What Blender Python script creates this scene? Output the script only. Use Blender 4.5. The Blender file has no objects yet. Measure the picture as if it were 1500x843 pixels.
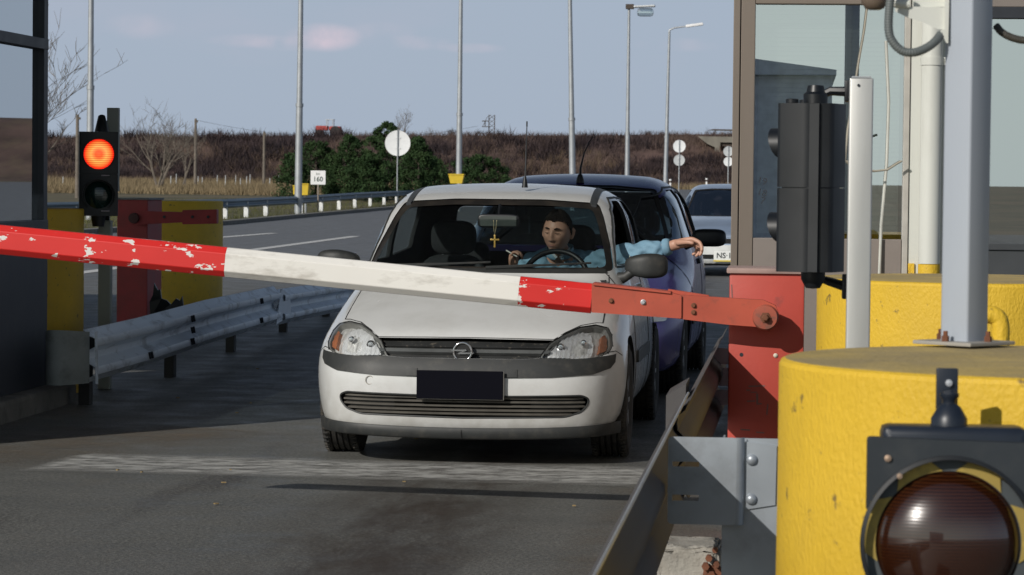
import bpy, bmesh, math, random
import numpy as np
from mathutils import Vector, Matrix
from mathutils.bvhtree import BVHTree
from mathutils.geometry import delaunay_2d_cdt
R = math.radians
random.seed(7); np.random.seed(7)
scn = bpy.context.scene
col = scn.collection

# ------------------------------------------------------------------ camera
FPX, CX, CY = 4450.0, 750.0, 421.5
YAW, PITCH, ROLL = math.atan(415/4450), math.atan(159.5/4450), R(0.6)
CAM = Vector((0, 0, 1.45))
f0 = Vector((-math.sin(YAW), math.cos(YAW), 0))
fwd = (f0*math.cos(PITCH) - Vector((0, 0, 1))*math.sin(PITCH)).normalized()
r0 = Vector((math.cos(YAW), math.sin(YAW), 0))
u0 = r0.cross(fwd)
cr = r0*math.cos(ROLL) + u0*math.sin(ROLL)
cu = u0*math.cos(ROLL) - r0*math.sin(ROLL)
def ray(px, py):
    return fwd + cr*((px-CX)/FPX) - cu*((py-CY)/FPX)
def P(px, py, d):                      # point seen at a photo pixel, d metres ahead
    return CAM + ray(px, py)*d
def G(px, py, z=0.0):                  # point seen at a photo pixel on the level z
    v = ray(px, py); return CAM + v*((z-CAM.z)/v.z)
def PX(px, Y, py=300):                 # lateral X of a pixel column at distance Y
    v = ray(px, py); return v.x/v.y*Y
def PZ(px, py, Y):
    v = ray(px, py); return CAM.z + v.z/v.y*Y

cam = bpy.data.cameras.new('camera'); co = bpy.data.objects.new('camera', cam); col.objects.link(co)
m = Matrix((cr, cu, -fwd)).transposed().to_4x4(); m.translation = CAM
co.matrix_world = m
cam.sensor_width = 36; cam.lens = 36*FPX/1500; cam.clip_end = 12000; cam.clip_start = .05
cam.dof.use_dof = True; cam.dof.focus_distance = 15.6; cam.dof.aperture_fstop = 16
scn.camera = co

# ------------------------------------------------------------------ light
SUN_EL, SUN_AZ = R(28), R(34)          # light travels towards +X,+Y
w = bpy.data.worlds.new('World'); scn.world = w; w.use_nodes = True
nt = w.node_tree; N = nt.nodes; L = nt.links
bg = N['Background']; bg.inputs[1].default_value = 0.05
sky = N.new('ShaderNodeTexSky'); sky.sky_type = 'NISHITA'; sky.sun_disc = False
sky.sun_elevation = SUN_EL; sky.sun_rotation = math.atan2(-math.sin(SUN_AZ), -math.cos(SUN_AZ))
sky.air_density = 1.0; sky.dust_density = 1.0; sky.ozone_density = 3.0
tc = N.new('ShaderNodeTexCoord'); mp = N.new('ShaderNodeMapping'); mp.inputs['Scale'].default_value = (5, 5, 16)
mp.inputs['Location'].default_value = (.35, 0, .2)
nz = N.new('ShaderNodeTexNoise'); nz.inputs['Scale'].default_value = 2.4; nz.inputs['Detail'].default_value = 7; nz.inputs['Roughness'].default_value = .5
rp = N.new('ShaderNodeValToRGB'); rp.color_ramp.elements[0].position = .55; rp.color_ramp.elements[1].position = .82
rp.color_ramp.elements[0].color = (0, 0, 0, 1); rp.color_ramp.elements[1].color = (.22, .22, .22, 1)
mx = N.new('ShaderNodeMix'); mx.data_type = 'RGBA'; mx.inputs[7].default_value = (12.6, 12, 14.5, 1)
hz = N.new('ShaderNodeMix'); hz.data_type = 'RGBA'; sdv = N.new('ShaderNodeVectorMath'); sdv.operation = 'DOT_PRODUCT'; sdv.inputs[1].default_value = (-math.sin(SUN_AZ), -math.cos(SUN_AZ), .3); L.new(tc.outputs['Generated'], sdv.inputs[0])
gr = N.new('ShaderNodeMapRange'); gr.inputs[1].default_value = .1; gr.inputs[2].default_value = 1; L.new(sdv.outputs['Value'], gr.inputs[0])
gm = N.new('ShaderNodeMix'); gm.data_type = 'RGBA'; gm.inputs[6].default_value = (10.2, 12.1, 15.0, 1); gm.inputs[7].default_value = (19, 21.5, 20, 1); L.new(gr.outputs[0], gm.inputs[0]); L.new(gm.outputs[2], hz.inputs[7])
sx = N.new('ShaderNodeSeparateXYZ'); L.new(tc.outputs['Generated'], sx.inputs[0])
hr = N.new('ShaderNodeMapRange'); hr.inputs[1].default_value = .06; hr.inputs[2].default_value = .42; hr.inputs[3].default_value = .9; hr.inputs[4].default_value = .05; L.new(sx.outputs[2], hr.inputs[0]); L.new(hr.outputs[0], hz.inputs[0])
L.new(tc.outputs['Generated'], mp.inputs[0]); L.new(mp.outputs[0], nz.inputs[0]); L.new(nz.outputs[0], rp.inputs[0])
def puff(px, py, rx, ry, amp):
    v = ray(px, py).normalized(); s_ = N.new('ShaderNodeSeparateXYZ'); L.new(tc.outputs['Generated'], s_.inputs[0]); o_ = []
    for i, (c0, r_) in enumerate(((v.x, rx/FPX), (v.z, ry/FPX))):
        a = N.new('ShaderNodeMath'); a.operation = 'SUBTRACT'; L.new(s_.outputs[0 if i == 0 else 2], a.inputs[0]); a.inputs[1].default_value = c0
        d_ = N.new('ShaderNodeMath'); d_.operation = 'DIVIDE'; L.new(a.outputs[0], d_.inputs[0]); d_.inputs[1].default_value = r_
        p_ = N.new('ShaderNodeMath'); p_.operation = 'POWER'; p_.inputs[1].default_value = 2; ab_ = N.new('ShaderNodeMath'); ab_.operation = 'ABSOLUTE'; L.new(d_.outputs[0], ab_.inputs[0]); L.new(ab_.outputs[0], p_.inputs[0]); o_.append(p_)
    a = N.new('ShaderNodeMath'); a.operation = 'ADD'; L.new(o_[0].outputs[0], a.inputs[0]); L.new(o_[1].outputs[0], a.inputs[1])
    m2 = N.new('ShaderNodeMapRange'); m2.interpolation_type = 'SMOOTHSTEP'; m2.inputs[1].default_value = 1; m2.inputs[2].default_value = 0; m2.inputs[4].default_value = amp; L.new(a.outputs[0], m2.inputs[0]); return m2
nz2 = N.new('ShaderNodeTexNoise'); nz2.inputs['Scale'].default_value = 70; nz2.inputs['Detail'].default_value = 6; L.new(tc.outputs['Generated'], nz2.inputs[0])
tot = None
for a_ in ((475, 55, 62, 24, .75), (425, 64, 70, 14, .35), (560, 46, 60, 16, .22), (610, 63, 60, 13, .28), (690, 71, 60, 9, .3), (205, 38, 60, 22, .25), (370, 60, 80, 12, .22), (1000, 66, 80, 12, .15)):
    p_ = puff(*a_)
    if tot is None: tot = p_
    else: q_ = N.new('ShaderNodeMath'); q_.operation = 'ADD'; L.new(tot.outputs[0], q_.inputs[0]); L.new(p_.outputs[0], q_.inputs[1]); tot = q_
r9 = N.new('ShaderNodeMapRange'); r9.inputs[1].default_value = .35; r9.inputs[2].default_value = .62; L.new(nz2.outputs[0], r9.inputs[0])
k9 = N.new('ShaderNodeMath'); k9.operation = 'MULTIPLY'; k9.use_clamp = True; L.new(tot.outputs[0], k9.inputs[0]); L.new(r9.outputs[0], k9.inputs[1])
mx2 = N.new('ShaderNodeMix'); mx2.data_type = 'RGBA'; mx2.inputs[7].default_value = (16.2, 14.2, 16.2, 1); L.new(k9.outputs[0], mx2.inputs[0])
L.new(sky.outputs[0], hz.inputs[6]); L.new(hz.outputs[2], mx.inputs[6]); L.new(rp.outputs[0], mx.inputs[0]); L.new(mx.outputs[2], mx2.inputs[6]); L.new(mx2.outputs[2], bg.inputs[0])
sl = bpy.data.lights.new('sun', 'SUN'); sl.energy = 4.3; sl.angle = R(.5); sl.color = (1, .95, .88)
so = bpy.data.objects.new('sun', sl); col.objects.link(so); so.location = (-20, -30, 30)
sd = Vector((math.sin(SUN_AZ)*math.cos(SUN_EL), math.cos(SUN_AZ)*math.cos(SUN_EL), -math.sin(SUN_EL)))
so.rotation_euler = sd.to_track_quat('-Z', 'Y').to_euler()
vs = scn.view_settings; vs.view_transform = 'Standard'; vs.look = 'None'; vs.exposure = -0.35; vs.gamma = 1; vs.use_curve_mapping = False
scn.cycles.max_bounces = 8; scn.cycles.transparent_max_bounces = 12

# ------------------------------------------------------------------ materials
def pm(name, colr, rough=.6, metal=0, var=.15, vscale=8, bump=0, bscale=60, dirt=None, dcol=(.12, .09, .06), dlo=.5, dhi=.7, dscale=6, spec=None, coat=0, zdirt=None, stretch=(1, 1, 1)):
    """principled material with tone variation, bump, blotches of dirt and dirt rising from below"""
    m = bpy.data.materials.new(name); m.use_nodes = True; nt = m.node_tree; N = nt.nodes; L = nt.links
    b = N['Principled BSDF']; b.inputs['Roughness'].default_value = rough; b.inputs['Metallic'].default_value = metal
    if spec is not None: b.inputs['Specular IOR Level'].default_value = spec
    if coat: b.inputs['Coat Weight'].default_value = coat; b.inputs['Coat Roughness'].default_value = .06
    tc = N.new('ShaderNodeTexCoord'); mp = N.new('ShaderNodeMapping'); mp.inputs['Scale'].default_value = stretch
    L.new(tc.outputs['Object'], mp.inputs[0])
    n = N.new('ShaderNodeTexNoise'); n.inputs['Scale'].default_value = vscale; n.inputs['Detail'].default_value = 8; L.new(mp.outputs[0], n.inputs[0])
    r = N.new('ShaderNodeValToRGB'); e = r.color_ramp.elements; e[0].position = .3; e[1].position = .7
    e[0].color = tuple(c*(1-var) for c in colr)+(1,); e[1].color = tuple(min(1, c*(1+var)) for c in colr)+(1,)
    L.new(n.outputs[0], r.inputs[0]); out = r.outputs[0]
    if dirt:
        n2 = N.new('ShaderNodeTexNoise'); n2.inputs['Scale'].default_value = dscale; n2.inputs['Detail'].default_value = 10; n2.inputs['Roughness'].default_value = .65
        L.new(mp.outputs[0], n2.inputs[0])
        r2 = N.new('ShaderNodeMapRange'); r2.inputs[1].default_value = dlo; r2.inputs[2].default_value = dhi; r2.inputs[4].default_value = dirt
        L.new(n2.outputs[0], r2.inputs[0])
        x = N.new('ShaderNodeMix'); x.data_type = 'RGBA'; L.new(r2.outputs[0], x.inputs[0]); L.new(out, x.inputs[6]); x.inputs[7].default_value = dcol+(1,); out = x.outputs[2]
    if zdirt:                                        # (z0, z1, strength, colour)
        sp = N.new('ShaderNodeSeparateXYZ'); L.new(tc.outputs['Object'], sp.inputs[0])
        a = N.new('ShaderNodeMapRange'); a.inputs[1].default_value = zdirt[1]; a.inputs[2].default_value = zdirt[0]; a.inputs[4].default_value = zdirt[2]; L.new(sp.outputs[2], a.inputs[0])
        n3 = N.new('ShaderNodeTexNoise'); n3.inputs['Scale'].default_value = 14; n3.inputs['Detail'].default_value = 8; L.new(tc.outputs['Object'], n3.inputs[0])
        k = N.new('ShaderNodeMath'); k.operation = 'MULTIPLY'; L.new(a.outputs[0], k.inputs[0]); L.new(n3.outputs[0], k.inputs[1])
        x = N.new('ShaderNodeMix'); x.data_type = 'RGBA'; L.new(k.outputs[0], x.inputs[0]); L.new(out, x.inputs[6]); x.inputs[7].default_value = zdirt[3]+(1,); out = x.outputs[2]
    L.new(out, b.inputs['Base Color'])
    rr = N.new('ShaderNodeMapRange'); rr.inputs[3].default_value = max(.02, rough-.08); rr.inputs[4].default_value = min(1, rough+.1); L.new(n.outputs[0], rr.inputs[0]); L.new(rr.outputs[0], b.inputs['Roughness'])
    if bump:
        n4 = N.new('ShaderNodeTexNoise'); n4.inputs['Scale'].default_value = bscale; n4.inputs['Detail'].default_value = 6; L.new(mp.outputs[0], n4.inputs[0])
        bp = N.new('ShaderNodeBump'); bp.inputs['Strength'].default_value = bump; bp.inputs['Distance'].default_value = .01; L.new(n4.outputs[0], bp.inputs['Height']); L.new(bp.outputs[0], b.inputs['Normal'])
    return m
def glassm(name, tint, base=.06, boost=1.0, rough=0.0):
    """a pane: see-through tint mixed with a mirror by Fresnel"""
    m = bpy.data.materials.new(name); m.use_nodes = True; nt = m.node_tree; N = nt.nodes; L = nt.links
    N.remove(N['Principled BSDF']); o = N['Material Output']
    t = N.new('ShaderNodeBsdfTransparent'); t.inputs[0].default_value = tint+(1,)
    g = N.new('ShaderNodeBsdfGlossy'); g.inputs['Roughness'].default_value = rough; g.inputs[0].default_value = (.95, .98, 1, 1)
    fr = N.new('ShaderNodeLayerWeight'); fr.inputs[0].default_value = .35
    mr = N.new('ShaderNodeMapRange'); mr.inputs[3].default_value = base; mr.inputs[4].default_value = min(1, base+boost); L.new(fr.outputs['Fresnel'], mr.inputs[0])
    x = N.new('ShaderNodeMixShader'); L.new(mr.outputs[0], x.inputs[0]); L.new(t.outputs[0], x.inputs[1]); L.new(g.outputs[0], x.inputs[2]); L.new(x.outputs[0], o.inputs[0])
    return m
def emis(name, c, s):
    m = bpy.data.materials.new(name); m.use_nodes = True; b = m.node_tree.nodes['Principled BSDF']
    b.inputs['Base Color'].default_value = c+(1,); b.inputs['Emission Color'].default_value = c+(1,); b.inputs['Emission Strength'].default_value = s; return m

# ------------------------------------------------------------------ mesh helpers
def link(name, me, mats, parent=None, smooth=False, sharp=35):
    o = bpy.data.objects.new(name, me); col.objects.link(o)
    for mm in (mats if isinstance(mats, (list, tuple)) else [mats]): me.materials.append(mm)
    if parent: o.parent = parent
    if smooth:
        me.polygons.foreach_set('use_smooth', [True]*len(me.polygons))
        try: me.set_sharp_from_angle(angle=R(sharp))
        except Exception: pass
    return o
def pyd(name, vs, fs, mat, parent=None, smooth=False, sharp=35):
    me = bpy.data.meshes.new(name); me.from_pydata([tuple(v) for v in vs], [], fs); me.update()
    return link(name, me, mat, parent, smooth, sharp)
class MB:
    def __init__(s): s.bm = bmesh.new()
    def add(s, vs, fs, mi=0):
        bv = [s.bm.verts.new(v) for v in vs]
        for f in fs:
            try: ff = s.bm.faces.new([bv[i] for i in f]); ff.material_index = mi
            except ValueError: pass
        return s
    def box(s, c, d, rz=0, bev=0, rx=0, ry=0, mi=0):
        t = bmesh.new(); bmesh.ops.create_cube(t, size=1)
        for v in t.verts: v.co = Vector((v.co.x*d[0], v.co.y*d[1], v.co.z*d[2]))
        if bev: bmesh.ops.bevel(t, geom=list(t.edges), offset=min(bev, min(d)*.45), segments=2, affect='EDGES', profile=.6)
        M = Matrix.Translation(c) @ Matrix.Rotation(rz, 4, 'Z') @ Matrix.Rotation(ry, 4, 'Y') @ Matrix.Rotation(rx, 4, 'X')
        s._merge(t, M, mi); return s
    def _merge(s, t, M, mi=0):
        mp = {v: s.bm.verts.new(M @ v.co) for v in t.verts}
        for f in t.faces:
            try: ff = s.bm.faces.new([mp[v] for v in f.verts]); ff.material_index = mi
            except ValueError: pass
        t.free()
    def box2(s, a, b, bev=0, mi=0):
        a = Vector(a); b = Vector(b); return s.box((a+b)/2, [abs(b[i]-a[i]) for i in range(3)], bev=bev, mi=mi)
    def tube(s, pts, r, n=10, cap=True, mi=0):
        pts = [Vector(p) for p in pts]; rs = r if isinstance(r, (list, tuple)) else [r]*len(pts)
        rings = []; prev = None
        for i, p in enumerate(pts):
            t = (pts[min(i+1, len(pts)-1)]-pts[max(i-1, 0)]).normalized()
            if prev is None: a = t.orthogonal().normalized()
            else:
                a = prev - t*prev.dot(t); a = a.normalized() if a.length > 1e-6 else t.orthogonal().normalized()
            prev = a; b = t.cross(a)
            rings.append([s.bm.verts.new(p+(a*math.cos(k*2*math.pi/n)+b*math.sin(k*2*math.pi/n))*rs[i]) for k in range(n)])
        for i in range(len(rings)-1):
            for k in range(n):
                f = s.bm.faces.new((rings[i][k], rings[i][(k+1) % n], rings[i+1][(k+1) % n], rings[i+1][k])); f.material_index = mi
        if cap and n > 2:
            s.bm.faces.new(rings[0][::-1]).material_index = mi; s.bm.faces.new(rings[-1]).material_index = mi
        return s
    def lathe(s, prof, c=(0, 0, 0), axis='Z', n=32, mi=0, arc=None, cap=True):
        """prof: (r, h) list"""
        c = Vector(c); rings = []
        for (r, h) in prof:
            ring = []
            for k in range(n):
                a = k*2*math.pi/n; x, y = r*math.cos(a), r*math.sin(a)
                v = {'Z': (x, y, h), 'Y': (x, h, -y), 'X': (h, x, y)}[axis]
                ring.append(s.bm.verts.new(c+Vector(v)))
            rings.append(ring)
        for i in range(len(rings)-1):
            for k in range(n):
                f = s.bm.faces.new((rings[i][k], rings[i][(k+1) % n], rings[i+1][(k+1) % n], rings[i+1][k])); f.material_index = mi
        if cap and prof[0][0] > 1e-4: s.bm.faces.new(rings[0][::-1]).material_index = mi
        if cap and prof[-1][0] > 1e-4: s.bm.faces.new(rings[-1]).material_index = mi
        return s
    def plate(s, poly, th, fn, holes=(), mi=0):
        """flat sheet from a 2-D outline, fn(u, v, w) -> point, w runs over the thickness"""
        vs2, tr = cdt(poly, holes)
        n = len(vs2); vs = [fn(u, v, 0) for u, v in vs2]+[fn(u, v, th) for u, v in vs2]
        fs = [t for t in tr]+[tuple(i+n for i in t[::-1]) for t in tr]
        from collections import Counter
        ec = {}
        for t in tr:
            for a, b in zip(t, t[1:]+t[:1]): ec[(a, b)] = 1
        for (a, b) in list(ec):
            if (b, a) not in ec: fs.append((b, a, a+n, b+n))
        return s.add(vs, fs, mi)
    def noise(s, amp): 
        for v in s.bm.verts: v.co += Vector([random.uniform(-amp, amp) for _ in range(3)])
        return s
    def build(s, name, mat, parent=None, smooth=False, sharp=35, dbl=True, loc=None, bevel=0):
        if dbl: bmesh.ops.remove_doubles(s.bm, verts=s.bm.verts, dist=1e-5)
        bmesh.ops.recalc_face_normals(s.bm, faces=s.bm.faces)
        me = bpy.data.meshes.new(name); s.bm.to_mesh(me); s.bm.free()
        if loc is not None: me.transform(Matrix.Translation(-Vector(loc)))
        o = link(name, me, mat, parent, smooth, sharp)
        if loc is not None: o.location = loc
        return o
def inpoly(x, y, poly):
    c = False; n = len(poly); j = n-1
    for i in range(n):
        xi, yi = poly[i]; xj, yj = poly[j]
        if (yi > y) != (yj > y) and x < (xj-xi)*(y-yi)/(yj-yi)+xi: c = not c
        j = i
    return c
def densify(poly, step):
    out = []
    for i in range(len(poly)):
        a = Vector(poly[i]); b = Vector(poly[(i+1) % len(poly)]); n = max(1, int((b-a).length/step))
        out += [tuple(a+(b-a)*k/n) for k in range(n)]
    return out
def rounded(poly, r, n=4):
    out = []; m = len(poly)
    for i in range(m):
        p = Vector(poly[i]); a = Vector(poly[i-1])-p; b = Vector(poly[(i+1) % m])-p
        rr = min(r, a.length*.45, b.length*.45); A = p+a.normalized()*rr; B = p+b.normalized()*rr
        for k in range(n+1):
            t = k/n; out.append(tuple(A*(1-t)**2+p*2*t*(1-t)+B*t*t))
    return out
def cdt(poly, holes=(), step=None):
    loops = [list(poly)]+[list(h) for h in holes]
    if step: loops = [densify(l, step) for l in loops]
    vs = []; es = []
    for l in loops:
        b = len(vs); vs += [Vector(p) for p in l]; es += [(b+i, b+(i+1) % len(l)) for i in range(len(l))]
    if step:
        xs = [v.x for v in vs]; ys = [v.y for v in vs]; y = min(ys)+step*.5; k = 0
        bnd = np.array([(v.x, v.y) for v in vs])
        while y < max(ys):
            x = min(xs)+step*(.5 if k % 2 else .9)
            while x < max(xs):
                if inpoly(x, y, loops[0]) and not any(inpoly(x, y, h) for h in loops[1:]) and np.min(np.hypot(bnd[:, 0]-x, bnd[:, 1]-y)) > step*.45: vs.append(Vector((x, y)))
                x += step
            y += step*.87; k += 1
    r = delaunay_2d_cdt(vs, es, [], 1, 1e-6)
    V = [tuple(v) for v in r[0]]; T = []
    for f in r[2]:
        cx = sum(V[i][0] for i in f)/3; cy = sum(V[i][1] for i in f)/3
        if inpoly(cx, cy, loops[0]) and not any(inpoly(cx, cy, h) for h in loops[1:]): T.append(tuple(f))
    return V, T
def tag(o, label=None, cat=None, group=None, kind=None):
    if label: o['label'] = label
    if cat: o['category'] = cat
    if group: o['group'] = group
    if kind: o['kind'] = kind
    return o
def empty(name, loc, rz=0):
    o = bpy.data.objects.new(name, None); o.empty_display_size = .2; col.objects.link(o); o.location = loc; o.rotation_euler = (0, 0, rz); return o
def copy_tree(o, parent=None):
    c = o.copy(); col.objects.link(c); c.parent = parent
    for ch in [x for x in bpy.data.objects if x.parent == o]: copy_tree(ch, c)
    return c
def text_mesh(name, s, size, mat, parent, M, ext=.001, font_bold=False):
    cu_ = bpy.data.curves.new(name, 'FONT'); cu_.body = s; cu_.size = size; cu_.extrude = ext; cu_.align_x = 'CENTER'; cu_.align_y = 'CENTER'; cu_.resolution_u = 3
    if font_bold: cu_.offset = size*.018
    t = bpy.data.objects.new(name, cu_); col.objects.link(t)
    me = bpy.data.meshes.new_from_object(t.evaluated_get(bpy.context.evaluated_depsgraph_get()))
    bpy.data.objects.remove(t); me.transform(M); me.materials.clear()
    return link(name, me, mat, parent)
def evalmesh(o):
    bpy.context.view_layer.update()
    return bpy.data.meshes.new_from_object(o.evaluated_get(bpy.context.evaluated_depsgraph_get()))
def boolean(me, cutters, mode='DIFFERENCE'):
    """mesh minus a list of cutter meshes -> new mesh"""
    t = bpy.data.objects.new('tmp', me); col.objects.link(t); cs = []
    for c in cutters:
        o = bpy.data.objects.new('cut', c); col.objects.link(o); cs.append(o)
        md = t.modifiers.new('b', 'BOOLEAN'); md.operation = mode; md.solver = 'EXACT'; md.object = o
    out = evalmesh(t)
    for o in cs+[t]: bpy.data.objects.remove(o)
    return out
def prism_mesh(poly, fn, mats=None, mi=1):
    b = MB(); b.plate(poly, 1.0, fn, mi=mi); bmesh.ops.recalc_face_normals(b.bm, faces=b.bm.faces)
    me = bpy.data.meshes.new('prism'); b.bm.to_mesh(me); b.bm.free()
    for mm in mats or []: me.materials.append(mm)
    return me
def sstep(a, b, x):
    t = np.clip((x-a)/(b-a), 0, 1); return t*t*(3-2*t)
# ------------------------------------------------------------------ the setting
def T(x, y):                                        # the land rises slightly far away
    return float(.9*sstep(150, 320, math.hypot(x, y)))
M_grass = pm('grass_land', (.075, .07, .032), .95, var=.5, vscale=.6, dirt=.8, dcol=(.15, .115, .065), dlo=.45, dhi=.6, dscale=.12, bump=.6, bscale=9)
def asphalt():
    m = bpy.data.materials.new('asphalt'); m.use_nodes = True; nt = m.node_tree; N = nt.nodes; L = nt.links; b = N['Principled BSDF']
    tc = N.new('ShaderNodeTexCoord')
    def nz(s, d, r, st=(1, 1, 1)):
        mp = N.new('ShaderNodeMapping'); mp.inputs['Scale'].default_value = st; L.new(tc.outputs['Object'], mp.inputs[0])
        n = N.new('ShaderNodeTexNoise'); n.inputs['Scale'].default_value = s; n.inputs['Detail'].default_value = d; n.inputs['Roughness'].default_value = r; L.new(mp.outputs[0], n.inputs[0]); return n.outputs[0]
    def ramp(src, a, b_, lo=0., hi=1.):
        r = N.new('ShaderNodeMapRange'); r.inputs[1].default_value = a; r.inputs[2].default_value = b_; r.inputs[3].default_value = lo; r.inputs[4].default_value = hi; L.new(src, r.inputs[0]); return r.outputs[0]
    def mix(f, a, c, mode='MIX'):
        x = N.new('ShaderNodeMix'); x.data_type = 'RGBA'; x.blend_type = mode
        if isinstance(f, float): x.inputs[0].default_value = f
        else: L.new(f, x.inputs[0])
        if isinstance(a, tuple): x.inputs[6].default_value = a+(1,)
        else: L.new(a, x.inputs[6])
        if isinstance(c, tuple): x.inputs[7].default_value = c+(1,)
        else: L.new(c, x.inputs[7])
        return x.outputs[2]
    c = mix(ramp(nz(1.1, 6, .6), .35, .65), (.112, .118, .110), (.165, .168, .155))
    c = mix(ramp(nz(170, 2, .5), .42, .75), c, (.15, .145, .13))                      # pale grit
    c = mix(ramp(nz(120, 2, .5), .60, .40, 0, .6), c, (.02, .021, .022))
    c = mix(ramp(nz(1.6, 8, .7, (1, .25, 1)), .55, .72, 0, .55), c, (.105, .085, .062))  # dust streaks along the lane
    c = mix(ramp(nz(.7, 6, .6, (2.2, .22, 1)), .53, .66, 0, .8), c, (.026, .022, .02))      # oil
    c = mix(ramp(nz(38, 3, .5), .70, .74), c, (.2, .18, .13))                         # specks
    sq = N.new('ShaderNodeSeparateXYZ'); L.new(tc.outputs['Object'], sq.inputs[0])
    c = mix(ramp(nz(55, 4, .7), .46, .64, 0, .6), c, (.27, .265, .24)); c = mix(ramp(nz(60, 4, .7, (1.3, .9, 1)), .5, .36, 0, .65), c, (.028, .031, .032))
    c = mix(ramp(sq.outputs[1], 36, 48, 0, .7), c, (.15, .155, .165))                   # paler, bluer past the plaza: grazing sky sheen put into the colour
    # the oily drip track in the middle of the lane
    sp = N.new('ShaderNodeSeparateXYZ'); L.new(tc.outputs['Object'], sp.inputs[0])
    md = N.new('ShaderNodeMath'); md.operation = 'ADD'; md.inputs[1].default_value = 1.62; L.new(sp.outputs[0], md.inputs[0])
    ab = N.new('ShaderNodeMath'); ab.operation = 'ABSOLUTE'; L.new(md.outputs[0], ab.inputs[0])
    k = N.new('ShaderNodeMath'); k.operation = 'MULTIPLY'; L.new(ramp(ab.outputs[0], .62, .12), k.inputs[0]); L.new(ramp(nz(2.2, 8, .7, (2, .5, 1)), .36, .6), k.inputs[1])
    vo = N.new('ShaderNodeTexVoronoi'); vo.feature = 'DISTANCE_TO_EDGE'; vo.inputs['Scale'].default_value = .55; wn = N.new('ShaderNodeTexNoise'); wn.inputs['Scale'].default_value = 3; wn.inputs['Detail'].default_value = 5; L.new(tc.outputs['Object'], wn.inputs[0])
    wm = N.new('ShaderNodeVectorMath'); wm.operation = 'MULTIPLY_ADD'; wm.inputs[1].default_value = (.5, .5, 0); L.new(wn.outputs['Color'], wm.inputs[0]); L.new(tc.outputs['Object'], wm.inputs[2]); L.new(wm.outputs[0], vo.inputs[0])
    c = mix(ramp(vo.outputs['Distance'], .004, .001, 0, .12), c, (.05, .05, .05))
    k2 = N.new('ShaderNodeMath'); k2.operation = 'MULTIPLY'; L.new(k.outputs[0], k2.inputs[0]); k2.inputs[1].default_value = .9
    c = mix(k2.outputs[0], c, (.040, .030, .022))
    L.new(c, b.inputs['Base Color'])
    L.new(ramp(nz(3, 6, .6), .3, .7, .45, .8), b.inputs['Roughness']); b.inputs['Specular IOR Level'].default_value = .45
    bp = N.new('ShaderNodeBump'); bp.inputs['Strength'].default_value = .55; bp.inputs['Distance'].default_value = .006; L.new(nz(130, 3, .6), bp.inputs['Height']); L.new(bp.outputs[0], b.inputs['Normal'])
    return m
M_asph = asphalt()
M_kerb = pm('kerb_concrete', (.17, .165, .15), .9, var=.25, vscale=5, bump=.5, bscale=50, dirt=.6, dcol=(.05, .05, .045))
M_conc = pm('old_concrete', (.33, .31, .27), .92, var=.2, vscale=9, bump=.6, bscale=70, dirt=.6, dcol=(.12, .10, .08), dlo=.48, dhi=.65)

xs = list(np.concatenate([np.linspace(-3000, -300, 8), np.linspace(-250, 150, 41), np.linspace(200, 3000, 8)]))
ys = list(np.concatenate([np.linspace(-600, -60, 6), np.linspace(-40, 420, 47), np.linspace(500, 6000, 10)]))
vs_ = [(x, y, T(x, y)-.012) for y in ys for x in xs]; nx = len(xs)
fs_ = [(j*nx+i, j*nx+i+1, (j+1)*nx+i+1, (j+1)*nx+i) for j in range(len(ys)-1) for i in range(nx-1)]
tag(pyd('ground', vs_, fs_, M_grass, smooth=True), kind='structure')

edge = [G(px, py).xy for px, py in [(-420, 382), (-150, 360), (60, 348), (330, 330), (450, 318.5), (590, 305.5), (700, 296.5)]]
edge += [Vector((-19.5, 215)), Vector((-17, 250)), Vector((-30, 282)), Vector((-30, 290))]
poly = [Vector((60, -60)), Vector((60, 262)), Vector((10, 276))]+edge[::-1]+[Vector((-60, -60))]
V2, T2 = cdt([tuple(p) for p in poly], step=12)
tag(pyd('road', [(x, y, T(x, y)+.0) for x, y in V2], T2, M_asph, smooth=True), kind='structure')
# kerb along the left edge of the plaza
def sweep(name, path, prof, mat, closed_prof=False, parent=None, smooth=True, sharp=35, loc=None):
    """prof (o, z): o to the left-hand normal of the path"""
    b = MB(); rings = []; n = len(path)
    for i, p in enumerate(path):
        p = Vector(p); t = Vector(path[min(i+1, n-1)])-Vector(path[max(i-1, 0)]); t.z = 0; t.normalize(); nn = Vector((-t.y, t.x, 0))
        rings.append([b.bm.verts.new(p+nn*o+Vector((0, 0, z))) for o, z in prof])
    m_ = len(prof)
    for i in range(n-1):
        for k in range(m_ if closed_prof else m_-1):
            b.bm.faces.new((rings[i][k], rings[i][(k+1) % m_], rings[i+1][(k+1) % m_], rings[i+1][k]))
    if closed_prof:
        b.bm.faces.new(rings[0][::-1]); b.bm.faces.new(rings[-1])
    return b.build(name, mat, parent, smooth, sharp, loc=loc)
kp = [Vector((p.x, p.y, T(p.x, p.y))) for p in edge[:-1]]
tag(sweep('kerb', kp, [(-.05, -.02), (-.05, .12), (.2, .13), (.2, -.02)], M_kerb, True), kind='structure')
# left island
b = MB(); b.box2((-12, 6, -.05), (-4.55, 19.0, .13), bev=.03)
tag(b.build('island', M_kerb), kind='structure')

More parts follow.
